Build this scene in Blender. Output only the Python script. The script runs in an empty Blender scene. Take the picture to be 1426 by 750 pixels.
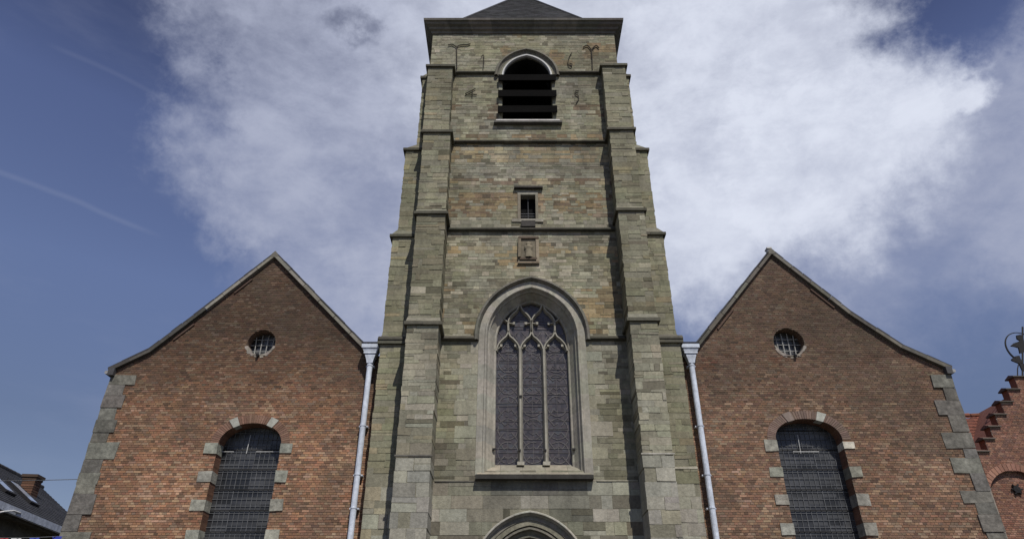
import bpy, math, random
from mathutils import Vector, noise
from mathutils.geometry import tessellate_polygon
R = math.radians
random.seed(7)
rnd = random.random
S = bpy.context.scene
COL = S.collection

# ------------------------------------------------------------------ camera, sky, sun, exposure
F_PX, PITCH, CAMZ = 950.0, math.atan(950 / 1610), 1.6
cp, sp = math.cos(PITCH), math.sin(PITCH)
cam = bpy.data.cameras.new('camera'); camo = bpy.data.objects.new('camera', cam); COL.objects.link(camo)
cam.sensor_width = 36; cam.lens = 36 * F_PX / 1426; cam.clip_start = .1; cam.clip_end = 3000
camo.location = (0, 0, CAMZ); camo.rotation_euler = (R(90) + PITCH, 0, 0)
S.camera = camo
SUN_DIR = Vector((.33, -1, 1.45)).normalized()
SUN_STRENGTH, SKY_STRENGTH, EXPOSURE = 5.0, .05, -0.45
S.view_settings.view_transform = 'Standard'; S.view_settings.look = 'None'
S.view_settings.gamma = 1; S.view_settings.use_curve_mapping = False
S.view_settings.exposure = EXPOSURE

def at(u, v, Y):
    x = (u - 713) / F_PX; y = (375 - v) / F_PX
    t = Y / (cp - y * sp)
    return Vector((x * t, Y, CAMZ + t * (sp + y * cp)))
def raydir(u, v):
    x = (u - 713) / F_PX; y = (375 - v) / F_PX
    return Vector((x, cp - y * sp, sp + y * cp)).normalized()

W = bpy.data.worlds.new('World'); S.world = W; W.use_nodes = True
nt = W.node_tree; nt.nodes.clear()
def N(t, **k):
    n = nt.nodes.new(t)
    for a, b in k.items(): setattr(n, a, b)
    return n
def L(a, b): nt.links.new(a, b)
def val(x, sock):
    if isinstance(x, (int, float)): sock.default_value = x
    else: L(x, sock)
def mth(op, a, b=0.0, c=0.0, clamp=False):
    n = N('ShaderNodeMath', operation=op, use_clamp=clamp)
    val(a, n.inputs[0]); val(b, n.inputs[1])
    if op in ('MULTIPLY_ADD',): val(c, n.inputs[2])
    return n.outputs[0]
def sstep(x, lo, hi):
    n = N('ShaderNodeMapRange', interpolation_type='SMOOTHSTEP')
    L(x, n.inputs[0]); n.inputs[1].default_value = lo; n.inputs[2].default_value = hi
    return n.outputs[0]
out = N('ShaderNodeOutputWorld'); bg = N('ShaderNodeBackground'); L(bg.outputs[0], out.inputs[0])
bg.inputs[1].default_value = SKY_STRENGTH
sky = N('ShaderNodeTexSky', sky_type='NISHITA', sun_disc=False)
sky.sun_elevation = math.asin(SUN_DIR.z); sky.sun_rotation = math.atan2(SUN_DIR.x, SUN_DIR.y)
sky.air_density = 1.0; sky.dust_density = .25; sky.ozone_density = 2.0
tc = N('ShaderNodeTexCoord')
def ntex(scale, detail, rough, off=(0, 0, 0), stretch=(1, 1, 1), dist=0.0, rot=(0, 0, 0)):
    m = N('ShaderNodeMapping'); L(tc.outputs['Generated'], m.inputs[0])
    m.inputs['Location'].default_value = off; m.inputs['Scale'].default_value = stretch; m.inputs['Rotation'].default_value = rot
    n = N('ShaderNodeTexNoise'); L(m.outputs[0], n.inputs['Vector'])
    n.inputs['Scale'].default_value = scale; n.inputs['Detail'].default_value = detail
    n.inputs['Roughness'].default_value = rough; n.inputs['Distortion'].default_value = dist
    return n.outputs[0]
# warp the direction a little so that the cloud banks get ragged borders
wn = N('ShaderNodeTexNoise'); L(tc.outputs['Generated'], wn.inputs['Vector'])
wn.inputs['Scale'].default_value = 5.5; wn.inputs['Detail'].default_value = 10; wn.inputs['Roughness'].default_value = .64
ws = N('ShaderNodeVectorMath', operation='SUBTRACT'); L(wn.outputs['Color'], ws.inputs[0]); ws.inputs[1].default_value = (.5, .5, .5)
wm = N('ShaderNodeVectorMath', operation='SCALE'); L(ws.outputs[0], wm.inputs[0]); wm.inputs['Scale'].default_value = .30
wa = N('ShaderNodeVectorMath', operation='ADD'); L(tc.outputs['Generated'], wa.inputs[0]); L(wm.outputs[0], wa.inputs[1])
wz = N('ShaderNodeVectorMath', operation='NORMALIZE'); L(wa.outputs[0], wz.inputs[0])
def blob(u, v, deg, soft, s=1.0):
    d = raydir(u, v)
    n = N('ShaderNodeVectorMath', operation='DOT_PRODUCT'); L(wz.outputs[0], n.inputs[0]); n.inputs[1].default_value = d
    a = mth('ARCCOSINE', n.outputs['Value'])
    m = N('ShaderNodeMapRange', interpolation_type='SMOOTHSTEP'); L(a, m.inputs[0])
    m.inputs[1].default_value = R(deg + soft); m.inputs[2].default_value = R(deg - soft)
    m.inputs[3].default_value = 0; m.inputs[4].default_value = s
    return m.outputs[0]
def mx(lst):
    r = lst[0]
    for q in lst[1:]: r = mth('MAXIMUM', r, q)
    return r
thin = mx([blob(458, 60, 10.4, 2.4, .9), blob(428, 215, 8.8, 2.6, .88), blob(520, 430, 5, 4, .85), blob(570, 300, 10.2, 3.5, .95), blob(600, 60, 12, 4, .92), blob(500, -90, 14, 3, .8),
           blob(490, 370, 7.5, 3.6, .74), blob(1290, 265, 8.5, 4.5, .62), blob(1430, 220, 9.5, 3.5, .74), blob(1440, 70, 3.2, 2.2, .65),
           blob(1010, -60, 9, 4, .85), blob(1120, 330, 8, 5, .6), blob(1400, 330, 6, 4, .45)])
thick = mx([blob(1000, 130, 11, 3.5, .95), blob(1150, 110, 8.2, 2.0, 1), blob(1120, 190, 8.5, 2.8, 1), blob(950, 290, 9.5, 3.5, .9), blob(1290, 118, 3.6, 1.2, .95), blob(800, -40, 14, 6, .8)])
n1 = ntex(5.0, 9, .6, stretch=(1, 1.3, 2.0), rot=(0, .35, .2), dist=.25)
n2 = ntex(14, 10, .68, stretch=(1, 1.2, 1.7), off=(3, 1, 0), dist=.2)
tex = mth('ADD', mth('MULTIPLY', n1, .55), mth('MULTIPLY', n2, .45))
thin2 = mth('MULTIPLY', thin, mth('MULTIPLY_ADD', sstep(tex, .33, .66), .55, .55), clamp=True)
thick2 = mth('MULTIPLY', thick, mth('MULTIPLY_ADD', sstep(tex, .30, .62), .22, .80), clamp=True)
# faint high cirrus streaks (a condensation trail) over the blue
def trail(p, q, w, s):
    a, b = raydir(*p), raydir(*q); nn = a.cross(b).normalized(); mid = (a + b).normalized()
    n = N('ShaderNodeVectorMath', operation='DOT_PRODUCT'); L(tc.outputs['Generated'], n.inputs[0]); n.inputs[1].default_value = nn
    k = mth('ABSOLUTE', mth('ADD', n.outputs['Value'], mth('MULTIPLY', mth('SUBTRACT', ntex(3, 3, .5), .5), .03)))
    m = N('ShaderNodeVectorMath', operation='DOT_PRODUCT'); L(tc.outputs['Generated'], m.inputs[0]); m.inputs[1].default_value = mid
    r = mth('ARCCOSINE', m.outputs['Value'])
    ln = math.acos(a.dot(b)) / 2
    e1 = N('ShaderNodeMapRange', interpolation_type='SMOOTHSTEP'); L(k, e1.inputs[0]); e1.inputs[1].default_value = w; e1.inputs[2].default_value = 0
    e2 = N('ShaderNodeMapRange', interpolation_type='SMOOTHSTEP'); L(r, e2.inputs[0]); e2.inputs[1].default_value = ln * 1.05; e2.inputs[2].default_value = ln * .6
    return mth('MULTIPLY', mth('MULTIPLY', e1.outputs[0], e2.outputs[0]), s)
tr = mth('ADD', trail((-80, 208), (230, 330), .0055, .09), trail((60, 60), (240, 145), .005, .05))
cir = mth('MULTIPLY', sstep(ntex(3.2, 7, .6, stretch=(1.2, 1, 4), rot=(.2, -.5, 0), off=(5, 2, 1)), .5, .8), .10)
dens = mth('SUBTRACT', 1.0, mth('MULTIPLY', mth('MULTIPLY', mth('SUBTRACT', 1.0, thin2), mth('SUBTRACT', 1.0, thick2)),
                                 mth('MULTIPLY', mth('SUBTRACT', 1.0, tr), mth('SUBTRACT', 1.0, cir))), clamp=True)
holes = mx([blob(1310, -5, 4.2, 2.4, 1), blob(482, 22, .9, 1.2, .55), blob(1385, 95, 1.0, 1.6, .5)])
dens = mth('MULTIPLY', dens, mth('SUBTRACT', 1.0, holes))
hs = N('ShaderNodeMixRGB', blend_type='MULTIPLY'); hs.inputs[0].default_value = 1
L(sky.outputs[0], hs.inputs[1])
sz = N('ShaderNodeSeparateXYZ'); L(tc.outputs['Generated'], sz.inputs[0])
gz = N('ShaderNodeValToRGB'); L(sz.outputs[2], gz.inputs[0]); er = gz.color_ramp.elements
STOPS = [(.0, (1.8, 1.6, 1.6)), (.27, (2.0, 1.72, 1.82)), (.44, (2.90, 2.46, 2.70)), (.61, (2.74, 2.30, 2.68)), (.75, (1.2, 1.02, 1.34)), (.92, (.95, .86, 1.0))]
while len(er) < len(STOPS): er.new(.5)
for e, (p_, c_) in zip(er, STOPS): e.position = p_; e.color = tuple(x / 3 for x in c_) + (1,)
gv = N('ShaderNodeVectorMath', operation='SCALE'); L(gz.outputs[0], gv.inputs[0]); gv.inputs['Scale'].default_value = 3; L(gv.outputs[0], hs.inputs[2])
cc = N('ShaderNodeMixRGB'); L(mth('MULTIPLY', thick2, mth('MULTIPLY_ADD', sstep(tex, .3, .7), .35, .65)), cc.inputs[0])
cc.inputs[1].default_value = (11.4, 12.3, 15.8, 1); cc.inputs[2].default_value = (20.2, 21.3, 24.4, 1)
mixc = N('ShaderNodeMixRGB'); L(dens, mixc.inputs[0]); L(hs.outputs[0], mixc.inputs[1]); L(cc.outputs[0], mixc.inputs[2])
L(mixc.outputs[0], bg.inputs[0])

sl = bpy.data.lights.new('sun', 'SUN'); so = bpy.data.objects.new('sun', sl); COL.objects.link(so)
sl.energy = SUN_STRENGTH; sl.angle = R(.55); sl.color = (1, .955, .88)
so.rotation_euler = SUN_DIR.to_track_quat('Z', 'Y').to_euler(); so.location = (10, -20, 40)

# ------------------------------------------------------------------ materials
def mat(name, col=None, rough=.9, spec=.3, metal=0.0, attr=False, fine=(18, .35), stain=(.6, .25), bump=.35, bscale=40, streak=False):
    m = bpy.data.materials.new(name); m.use_nodes = True
    t = m.node_tree; b = t.nodes['Principled BSDF']
    b.inputs['Roughness'].default_value = rough; b.inputs['Specular IOR Level'].default_value = spec; b.inputs['Metallic'].default_value = metal
    g = t.nodes.new('ShaderNodeNewGeometry')
    def nz(scale, det=6, st=None):
        n = t.nodes.new('ShaderNodeTexNoise'); n.inputs['Scale'].default_value = scale; n.inputs['Detail'].default_value = det; n.inputs['Roughness'].default_value = .62
        if st:
            mp = t.nodes.new('ShaderNodeMapping'); mp.inputs['Scale'].default_value = st
            t.links.new(g.outputs['Position'], mp.inputs[0]); t.links.new(mp.outputs[0], n.inputs['Vector'])
        else: t.links.new(g.outputs['Position'], n.inputs['Vector'])
        return n.outputs[0]
    def rng(x, amp):
        r = t.nodes.new('ShaderNodeMapRange'); t.links.new(x, r.inputs[0]); r.inputs[1].default_value = .3; r.inputs[2].default_value = .7
        r.inputs[3].default_value = 1 - amp; r.inputs[4].default_value = 1 + amp; return r.outputs[0]
    if attr:
        a = t.nodes.new('ShaderNodeAttribute'); a.attribute_name = 'tint'; src = a.outputs['Color']
    else:
        c = t.nodes.new('ShaderNodeRGB'); c.outputs[0].default_value = (*col, 1); src = c.outputs[0]
    for x, amp in ((nz(fine[0]), fine[1]), (nz(stain[0] * 1.0, 8, (1.6, 1.6, .55) if streak else None), stain[1])):
        v = t.nodes.new('ShaderNodeVectorMath'); v.operation = 'SCALE'
        t.links.new(src, v.inputs[0]); t.links.new(rng(x, amp), v.inputs['Scale']); src = v.outputs[0]
    t.links.new(src, b.inputs['Base Color'])
    if bump:
        bp = t.nodes.new('ShaderNodeBump'); bp.inputs['Strength'].default_value = bump; bp.inputs['Distance'].default_value = .02
        t.links.new(nz(bscale, 4), bp.inputs['Height']); t.links.new(bp.outputs[0], b.inputs['Normal'])
    return m
def glassmat(name, cols, rough, bw, bh, spec=.5, var=.5):
    """leaded quarries: each small pane has a slightly different tone and tilt"""
    m = bpy.data.materials.new(name); m.use_nodes = True; t = m.node_tree; b = t.nodes['Principled BSDF']
    b.inputs['Roughness'].default_value = rough; b.inputs['Specular IOR Level'].default_value = spec
    g = t.nodes.new('ShaderNodeNewGeometry'); sx = t.nodes.new('ShaderNodeSeparateXYZ'); cx = t.nodes.new('ShaderNodeCombineXYZ')
    t.links.new(g.outputs['Position'], sx.inputs[0]); t.links.new(sx.outputs[0], cx.inputs[0]); t.links.new(sx.outputs[2], cx.inputs[1])
    mp = t.nodes.new('ShaderNodeMapping'); mp.inputs['Scale'].default_value = (1 / bw, 1 / bh, 1); t.links.new(cx.outputs[0], mp.inputs[0])
    fl = t.nodes.new('ShaderNodeVectorMath'); fl.operation = 'FLOOR'; t.links.new(mp.outputs[0], fl.inputs[0])
    wnn = t.nodes.new('ShaderNodeTexWhiteNoise'); t.links.new(fl.outputs[0], wnn.inputs[0])
    big = t.nodes.new('ShaderNodeTexNoise'); big.inputs['Scale'].default_value = 1.6; t.links.new(g.outputs['Position'], big.inputs['Vector'])
    ad = t.nodes.new('ShaderNodeMath'); ad.operation = 'MULTIPLY_ADD'; t.links.new(wnn.outputs['Value'], ad.inputs[0]); ad.inputs[1].default_value = var; t.links.new(big.outputs[0], ad.inputs[2])
    rp = t.nodes.new('ShaderNodeValToRGB'); rp.color_ramp.elements[0].color = (*cols[0], 1); rp.color_ramp.elements[0].position = .35
    rp.color_ramp.elements[1].color = (*cols[-1], 1); rp.color_ramp.elements[1].position = 1
    for k, c in enumerate(cols[1:-1]):
        e = rp.color_ramp.elements.new(.35 + .65 * (k + 1) / (len(cols) - 1)); e.color = (*c, 1)
    t.links.new(ad.outputs[0], rp.inputs[0]); t.links.new(rp.outputs[0], b.inputs['Base Color'])
    sb = t.nodes.new('ShaderNodeVectorMath'); sb.operation = 'SUBTRACT'; t.links.new(wnn.outputs['Color'], sb.inputs[0]); sb.inputs[1].default_value = (.5, .5, .5)
    sc = t.nodes.new('ShaderNodeVectorMath'); sc.operation = 'SCALE'; t.links.new(sb.outputs[0], sc.inputs[0]); sc.inputs['Scale'].default_value = .12
    aa = t.nodes.new('ShaderNodeVectorMath'); aa.operation = 'ADD'; t.links.new(g.outputs['Normal'], aa.inputs[0]); t.links.new(sc.outputs[0], aa.inputs[1])
    nn = t.nodes.new('ShaderNodeVectorMath'); nn.operation = 'NORMALIZE'; t.links.new(aa.outputs[0], nn.inputs[0]); t.links.new(nn.outputs[0], b.inputs['Normal'])
    return m
M_STONE = mat('tower stone', attr=True, fine=(14, .22), stain=(1.0, .26), bump=.45, bscale=26, streak=True)
M_BRICK = mat('old brick', attr=True, fine=(30, .18), stain=(.75, .22), bump=.4, bscale=60)
M_TRIM = mat('dressed stone', attr=True, fine=(9, .20), stain=(1.6, .22), bump=.3, bscale=30, streak=True)
M_QUOIN = mat('worn quoin stone', attr=True, fine=(7, .38), stain=(2.2, .34), bump=.7, bscale=14)
M_SLATE = mat('slate', attr=True, rough=.75, spec=.35, fine=(9, .2), bump=.3)
M_IRON = mat('iron', (.016, .015, .016), .7, .3)
M_OLDIRON = mat('weathered iron', (.050, .043, .034), .85, .2)
M_LEAD = mat('painted zinc', (.60, .65, .74), .75, .3, fine=(9, .18), stain=(1.8, .26), bump=.25, bscale=12, streak=True)
M_BARS = mat('flaking white bars', (.36, .36, .34), .8, .2, fine=(25, .35), bump=0)
M_WHITE = mat('white paint', (.62, .62, .60), .7, .3, fine=(20, .2), bump=0)
M_DARKIN = mat('dark interior', (.012, .012, .012), 1, 0, bump=0)
M_LOUVRE = mat('louvre slate', (.0065, .0062, .006), .95, .05)
M_WOOD = mat('door oak', (.045, .028, .018), .7, .3)
M_GLASSM = glassmat('stained glass', [(.032, .030, .035), (.050, .045, .052), (.066, .054, .056), (.066, .068, .076)], .32, .085, .085, .45)
M_GLASSG = glassmat('leaded glass', [(.010, .011, .013), (.030, .031, .034), (.065, .066, .068)], .33, .42, .19, .5, .75)
M_CAME = mat('lead came', (.140, .130, .130), .75, .3, bump=0)
M_CAME2 = mat('grey glazing lead', (.125, .13, .138), .8, .3, bump=0)
M_TILE = mat('clay roof tile', attr=True, fine=(12, .2), bump=.3)

# ------------------------------------------------------------------ mesh collector
def lerp(a, b, t): return tuple(x + (y - x) * t for x, y in zip(a, b))
def vary(c, a=.12, h=.03):
    k = 1 + (rnd() * 2 - 1) * a
    return tuple(max(.004, x * k * (1 + (rnd() * 2 - 1) * h)) for x in c)
class MB:
    def __init__(s, xf=None): s.v = []; s.f = []; s.c = []; s.xf = xf
    def add(s, vs, fs, col):
        o = len(s.v)
        s.v += [s.xf(*p) for p in vs] if s.xf else [tuple(p) for p in vs]
        for f in fs: s.f.append(tuple(o + i for i in f)); s.c.append(col)
    def box(s, x0, x1, y0, y1, z0, z1, col=(.3, .3, .3), j=0.0, back=True):
        def q(): return (rnd() * 2 - 1) * j if j else 0
        d = q()
        vs = [(x0 + q(), y0 + d, z0 + q()), (x1 + q(), y0 + d, z0 + q()), (x1, y1, z0), (x0, y1, z0),
              (x0 + q(), y0 + d, z1 + q()), (x1 + q(), y0 + d, z1 + q()), (x1, y1, z1), (x0, y1, z1)]
        fs = [(0, 1, 5, 4), (1, 2, 6, 5), (3, 0, 4, 7), (4, 5, 6, 7), (3, 2, 1, 0)]
        if back: fs.append((2, 3, 7, 6))
        s.add(vs, fs, col)
    def prism(s, pts, y0, y1, col=(.3, .3, .3)):           # outline in x,z extruded along y
        n = len(pts)
        vs = [(x, y0, z) for x, z in pts] + [(x, y1, z) for x, z in pts]
        s.add(vs, [tuple(range(n)), tuple(range(2 * n - 1, n - 1, -1))] + [((i + 1) % n, i, n + i, n + (i + 1) % n) for i in range(n)], col)
    def prismx(s, pts, x0, x1, col=(.3, .3, .3)):          # outline in y,z extruded along x
        n = len(pts)
        vs = [(x0, y, z) for y, z in pts] + [(x1, y, z) for y, z in pts]
        s.add(vs, [tuple(range(n)), tuple(range(2 * n - 1, n - 1, -1))] + [((i + 1) % n, i, n + i, n + (i + 1) % n) for i in range(n)], col)
    def sheet(s, outer, holes, y, col):
        loops = [[Vector((x, z, 0)) for x, z in outer]] + [[Vector((x, z, 0)) for x, z in h] for h in holes]
        tri = tessellate_polygon(loops); flat = [p for l in loops for p in l]
        s.add([(p.x, y, p.y) for p in flat], [tuple(t) for t in tri], col)
    def tube(s, pts, r, col=(.3, .3, .3), n=6, r2=None):
        pts = [Vector(p) for p in pts]; rings = []; vs = []
        for i, p in enumerate(pts):
            d = (pts[min(i + 1, len(pts) - 1)] - pts[max(i - 1, 0)]).normalized()
            a = d.cross(Vector((0, 1, 0)));
            if a.length < .1: a = d.cross(Vector((1, 0, 0)))
            a.normalize(); b = d.cross(a).normalized()
            for k in range(n):
                t = 2 * math.pi * (k + .5) / n
                vs.append(tuple(p + a * math.cos(t) * r + b * math.sin(t) * (r2 or r)))
        m = len(pts); fs = [(i * n + k, i * n + (k + 1) % n, (i + 1) * n + (k + 1) % n, (i + 1) * n + k) for i in range(m - 1) for k in range(n)]
        fs += [tuple(range(n - 1, -1, -1)), tuple((m - 1) * n + k for k in range(n))]
        s.add(vs, fs, col)
    def build(s, name, m, parent=None, label=None, smooth=False, group=None):
        me = bpy.data.meshes.new(name); me.from_pydata(s.v, [], s.f); me.materials.append(m)
        a = me.attributes.new('tint', 'FLOAT_COLOR', 'FACE'); buf = []
        for c in s.c: buf += [c[0], c[1], c[2], 1.0]
        a.data.foreach_set('color', buf)
        if smooth: me.polygons.foreach_set('use_smooth', [True] * len(me.polygons))
        me.update()
        o = bpy.data.objects.new(name, me); COL.objects.link(o)
        if parent: o.parent = parent
        if label: o['label'] = label
        return o
def thing(name, label, cat, loc=(0, 0, 0), rz=0, group=None):
    o = bpy.data.objects.new(name, None); COL.objects.link(o); o.location = loc; o.rotation_euler = (0, 0, rz)
    o['label'] = label; o['category'] = cat
    if group: o['group'] = group
    return o

# ------------------------------------------------------------------ masonry
def nz(x, z, s, seed=0): return noise.noise(Vector((x * s, z * s, seed * 7.3)))
def cut(spans, a, b):
    r = []
    for u, v in spans:
        if b <= u or a >= v: r.append((u, v)); continue
        if a > u: r.append((u, a))
        if b < v: r.append((b, v))
    return r
def masonry(mb, spans, z0, z1, yf, yb, hfun, wfun, cfun, joint=.011, j=.004, proud=.005, split=.3):
    z = z0
    while z < z1 - .02:
        h = hfun(z)
        if z + h > z1 - .04: h = z1 - z
        for a, b in spans(z, z + h):
            if b - a < .05: continue
            x = a; first = True
            while x < b - .01:
                w = wfun(z)
                if first: w *= .4 + .6 * rnd(); first = False
                if x + w > b - .09: w = b - x
                parts = [(x, x + w, z, z + h)]
                if split and rnd() < split:
                    if h > .13 and rnd() < .6: f = .35 + .3 * rnd(); parts = [(x, x + w, z, z + h * f), (x, x + w, z + h * f, z + h)]
                    elif w > .25: f = .35 + .3 * rnd(); parts = [(x, x + w * f, z, z + h), (x + w * f, x + w, z, z + h)]
                for pa, pb, pc, pd in parts:
                    jt = joint * (.35 + 1.1 * rnd())
                    mb.box(pa + jt / 2, pb - jt / 2, yf - proud - rnd() * .004, yb, pc + jt / 2, pd - jt / 2, cfun((pa + pb) / 2, (pc + pd) / 2), j, back=False)
                x += w
        z += h

def arch_half(a, c, o, dz):
    """half width of a pointed arch at height dz above its springing"""
    Rr = a + c + o
    if dz <= 0: return a + o
    if dz >= math.sqrt(max(0, Rr * Rr - c * c)): return None
    return math.sqrt(Rr * Rr - dz * dz) - c
def arch_path(cx, a, c, zs, zb, o=0, n=14, nj=6):
    Rr = a + c + o; ea = math.acos(c / Rr) if c else math.pi / 2
    right = [(cx - c + Rr * math.cos(ea * k / n), zs + Rr * math.sin(ea * k / n)) for k in range(n + 1)]
    left = [(2 * cx - x, z) for x, z in right]
    jl = [(cx - a - o, zb + (zs - zb) * k / nj) for k in range(nj)]
    jr = [(cx + a + o, zb + (zs - zb) * k / nj) for k in range(nj)]
    return jl + left + right[-2::-1] + jr[::-1]
def sweep(mb, cx, a, c, zs, zb, prof, cfun, n=14, nj=6, dzb=None):
    paths = [arch_path(cx, a, c, zs, zb, o, n, nj) for o, y in prof]
    m = len(paths[0])
    for i in range(m - 1):
        col = cfun(i, m)
        for k in range(len(prof) - 1):
            p, q = paths[k], paths[k + 1]; y0, y1 = prof[k][1], prof[k + 1][1]
            mb.add([(p[i][0], y0, p[i][1]), (p[i + 1][0], y0, p[i + 1][1]), (q[i + 1][0], y1, q[i + 1][1]), (q[i][0], y1, q[i][1])], [(0, 1, 2, 3)], col)

# stone palette (surface albedo)
GREEN = (.250, .236, .152); GREY = (.250, .240, .185); PALE = (.370, .340, .255); OCHRE = (.320, .245, .135)
RUST = (.165, .122, .082); BROWN = (.150, .115, .075); ASH = (.335, .322, .262); MORT = (.215, .203, .150); DARK = (.085, .082, .062)
YF = 18.9                                # front plane of the tower wall
CXW = .61

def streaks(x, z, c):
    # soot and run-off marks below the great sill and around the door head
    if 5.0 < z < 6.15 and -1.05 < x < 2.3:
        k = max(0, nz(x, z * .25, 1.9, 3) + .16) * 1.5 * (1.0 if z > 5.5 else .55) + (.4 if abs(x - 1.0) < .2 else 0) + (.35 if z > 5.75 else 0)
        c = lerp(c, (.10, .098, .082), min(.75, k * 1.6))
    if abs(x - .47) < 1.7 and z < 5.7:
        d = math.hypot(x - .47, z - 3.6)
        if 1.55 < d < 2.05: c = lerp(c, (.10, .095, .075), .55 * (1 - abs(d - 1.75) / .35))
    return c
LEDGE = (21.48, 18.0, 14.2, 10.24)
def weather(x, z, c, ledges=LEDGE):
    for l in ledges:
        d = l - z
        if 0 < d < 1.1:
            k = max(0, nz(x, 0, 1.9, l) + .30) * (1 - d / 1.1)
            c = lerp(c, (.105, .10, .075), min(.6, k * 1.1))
    m = nz(x, z * .7, .55, 50) + .5 * nz(x, z, 2.1, 51)
    if m > .12: c = lerp(c, (.125, .112, .072), min(.5, (m - .12) * 1.5))
    elif m < -.2: c = lerp(c, (.33, .31, .235), min(.4, (-.2 - m) * 1.6))
    r = rnd()
    if r < .10: c = lerp(c, (.085, .072, .048), .6)
    elif r < .11: c = lerp(c, (.42, .39, .30), .6)
    return c
def c_bay(x, z):
    n = nz(x, z, 1.1, 1); n2 = nz(x, z, .45, 2); r = rnd()
    c = lerp(GREEN, GREY, min(1, max(0, .45 + n * 1.3)))
    if r < .10: c = lerp(c, PALE, .6)
    elif r < .16: c = lerp(c, DARK, .35)
    if z > 18.15:
        p = nz(x, z * 2.2, .9, 5)
        if 19.2 < z < 20.15 and p > -.05 and rnd() < .62: c = lerp(BROWN, RUST, rnd())
        elif z > 22 and nz(x, z, 1.3, 9) > .28: c = lerp(OCHRE, RUST, rnd() * .8)
        elif 18.2 < z < 18.45 and rnd() < .35: c = lerp(OCHRE, RUST, rnd())
    elif z > 14.3:
        if z > 17.15: c = lerp(OCHRE, PALE, rnd() * .55) if rnd() < .68 else c
        elif z > 16.45: c = GREY
        elif z > 16.2: c = RUST if rnd() < .6 else lerp(OCHRE, PALE, rnd())
        elif z > 15.8: c = lerp(GREY, GREEN, rnd())
        elif z > 14.75: c = (lerp(RUST, OCHRE, rnd() * .8) if rnd() < .55 + n else c)
        if z < 14.7 and rnd() < .5: c = lerp(GREY, PALE, rnd() * .6)
    elif z > 10.4:
        if z > 13.75: c = lerp(c, PALE, .55 * rnd())
        elif 13.35 < z < 13.65 and rnd() < .62: c = lerp(OCHRE, PALE, rnd() * .4)
        elif nz(x, z * 2.0, .8, 11) > .22 and rnd() < .7: c = lerp(OCHRE, RUST, rnd() * .5)
        elif rnd() < .16: c = lerp(c, PALE, .7)
    elif z > 6.1:
        if (abs(x - CXW) < 2.15): c = lerp(c, ASH, .35 + .35 * rnd())
    else:
        c = lerp(ASH, GREY, rnd() * .5)
        if z < 5.1 and x > 1.5 and 4.8 < z: c = lerp(c, GREEN, .6)
    return vary(weather(x, z, streaks(x, z, c)), .19)
def c_butt(x, z):
    n = nz(x, z, .8, 21)
    if z > 10.3: c = lerp((.212, .205, .138), (.262, .248, .172), .5 + n)
    elif z > 6.5: c = lerp(GREEN, ASH, .35 + .3 * n + .3 * rnd())
    else: c = lerp(ASH, (.255, .245, .215), rnd() * .7)
    if rnd() < .06: c = lerp(c, OCHRE, .35)
    if z < 6.5 and rnd() < .03: c = (.17, .145, .115)
    return vary(weather(x, z, c, (21.4, 18.0, 14.4, 10.4)) if z > 6.5 else c, .14)
def c_side(x, z):
    if z > 6: c = lerp((.205, .198, .13), (.255, .24, .165), rnd())
    else: c = lerp(ASH, GREY, rnd() * .6)
    if rnd() < .08: c = lerp(c, OCHRE, .4)
    return vary(c, .13)
def h_st(z): return .30 + rnd() * .07 if z < 6.05 else (.11 + rnd() * .09 if z < 10.3 else .08 + rnd() * .10)
def w_st(z): return .55 + rnd() * .65 if z < 6.05 else (.22 + rnd() * .45 if z < 10.3 else .12 + rnd() * .38)

church = thing('church', 'old church with tall grey green stone tower between two red brick gables', 'church', (.5, 19, 0))
CH_OFF = Vector((.5, 19, 0))
_b = MB.build
def cb(mb, name, m, parent=church, label=None, smooth=False):
    mb.v = [(x - CH_OFF.x, y - CH_OFF.y, z) for x, y, z in mb.v]    # into the church's own frame
    return mb.build(name, m, parent, label, smooth)

# openings in the tower wall
BELF = dict(cx=.575, a=.95, c=.24, zs=21.38, zb=19.05)
MAIN = dict(cx=CXW, a=1.36, c=.32, zs=10.40, zb=6.35)
DOOR = dict(cx=.47, a=1.12, c=.157, zs=3.6, zb=.0)
SW = (.29, .80, 14.70, 15.72)
def bay_spans(za, zb):
    z = (za + zb) / 2; sp_ = [(-3.19, 4.12)]
    for w, o in ((BELF, .12), (MAIN, .25), (DOOR, .3)):
        if z > w['zb'] - .05:
            h = arch_half(w['a'], w['c'], o, (za if za > w['zs'] else z) - w['zs'])
            if h: sp_ = cut(sp_, w['cx'] - h, w['cx'] + h)
    if zb > SW[2] - .02 and za < SW[3] + .02: sp_ = cut(sp_, SW[0] - .05, SW[1] + .05)
    return sp_
tw = MB()
masonry(tw, bay_spans, 0, 23.9, YF, YF + .1, h_st, w_st, c_bay)
def hole(w, o): return arch_path(w['cx'], w['a'], w['c'], w['zs'], w['zb'], o)
dh = hole(DOOR, .05); dh = [(x, max(z, 0.002)) for x, z in dh]
tw.sheet([(-3.19, 0), (4.12, 0), (4.12, 23.9), (-3.19, 23.9)], [hole(BELF, .02), hole(MAIN, .02), [(x, z + .02) for x, z in dh], [(SW[0], SW[2]), (SW[1], SW[2]), (SW[1], SW[3]), (SW[0], SW[3])]], YF, MORT)
YBK = 26.2
for sx, x0 in ((-1, -3.19), (1, 4.12)):
    tw.xf = (lambda x0, sx: (lambda u, d, z: (x0 - sx * (d - 0), YF + u if sx > 0 else YF + u, z)))(x0, sx)
    masonry(tw, lambda a, b: [(.02, YBK - YF)], 9.0, 23.9, 0, .1, lambda z: .16 + rnd() * .08, lambda z: .3 + rnd() * .5, c_side)
    tw.add([(0, 0, 0), (YBK - YF, 0, 0), (YBK - YF, 0, 23.9), (0, 0, 23.9)], [(0, 1, 2, 3)], MORT)
tw.xf = None
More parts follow.
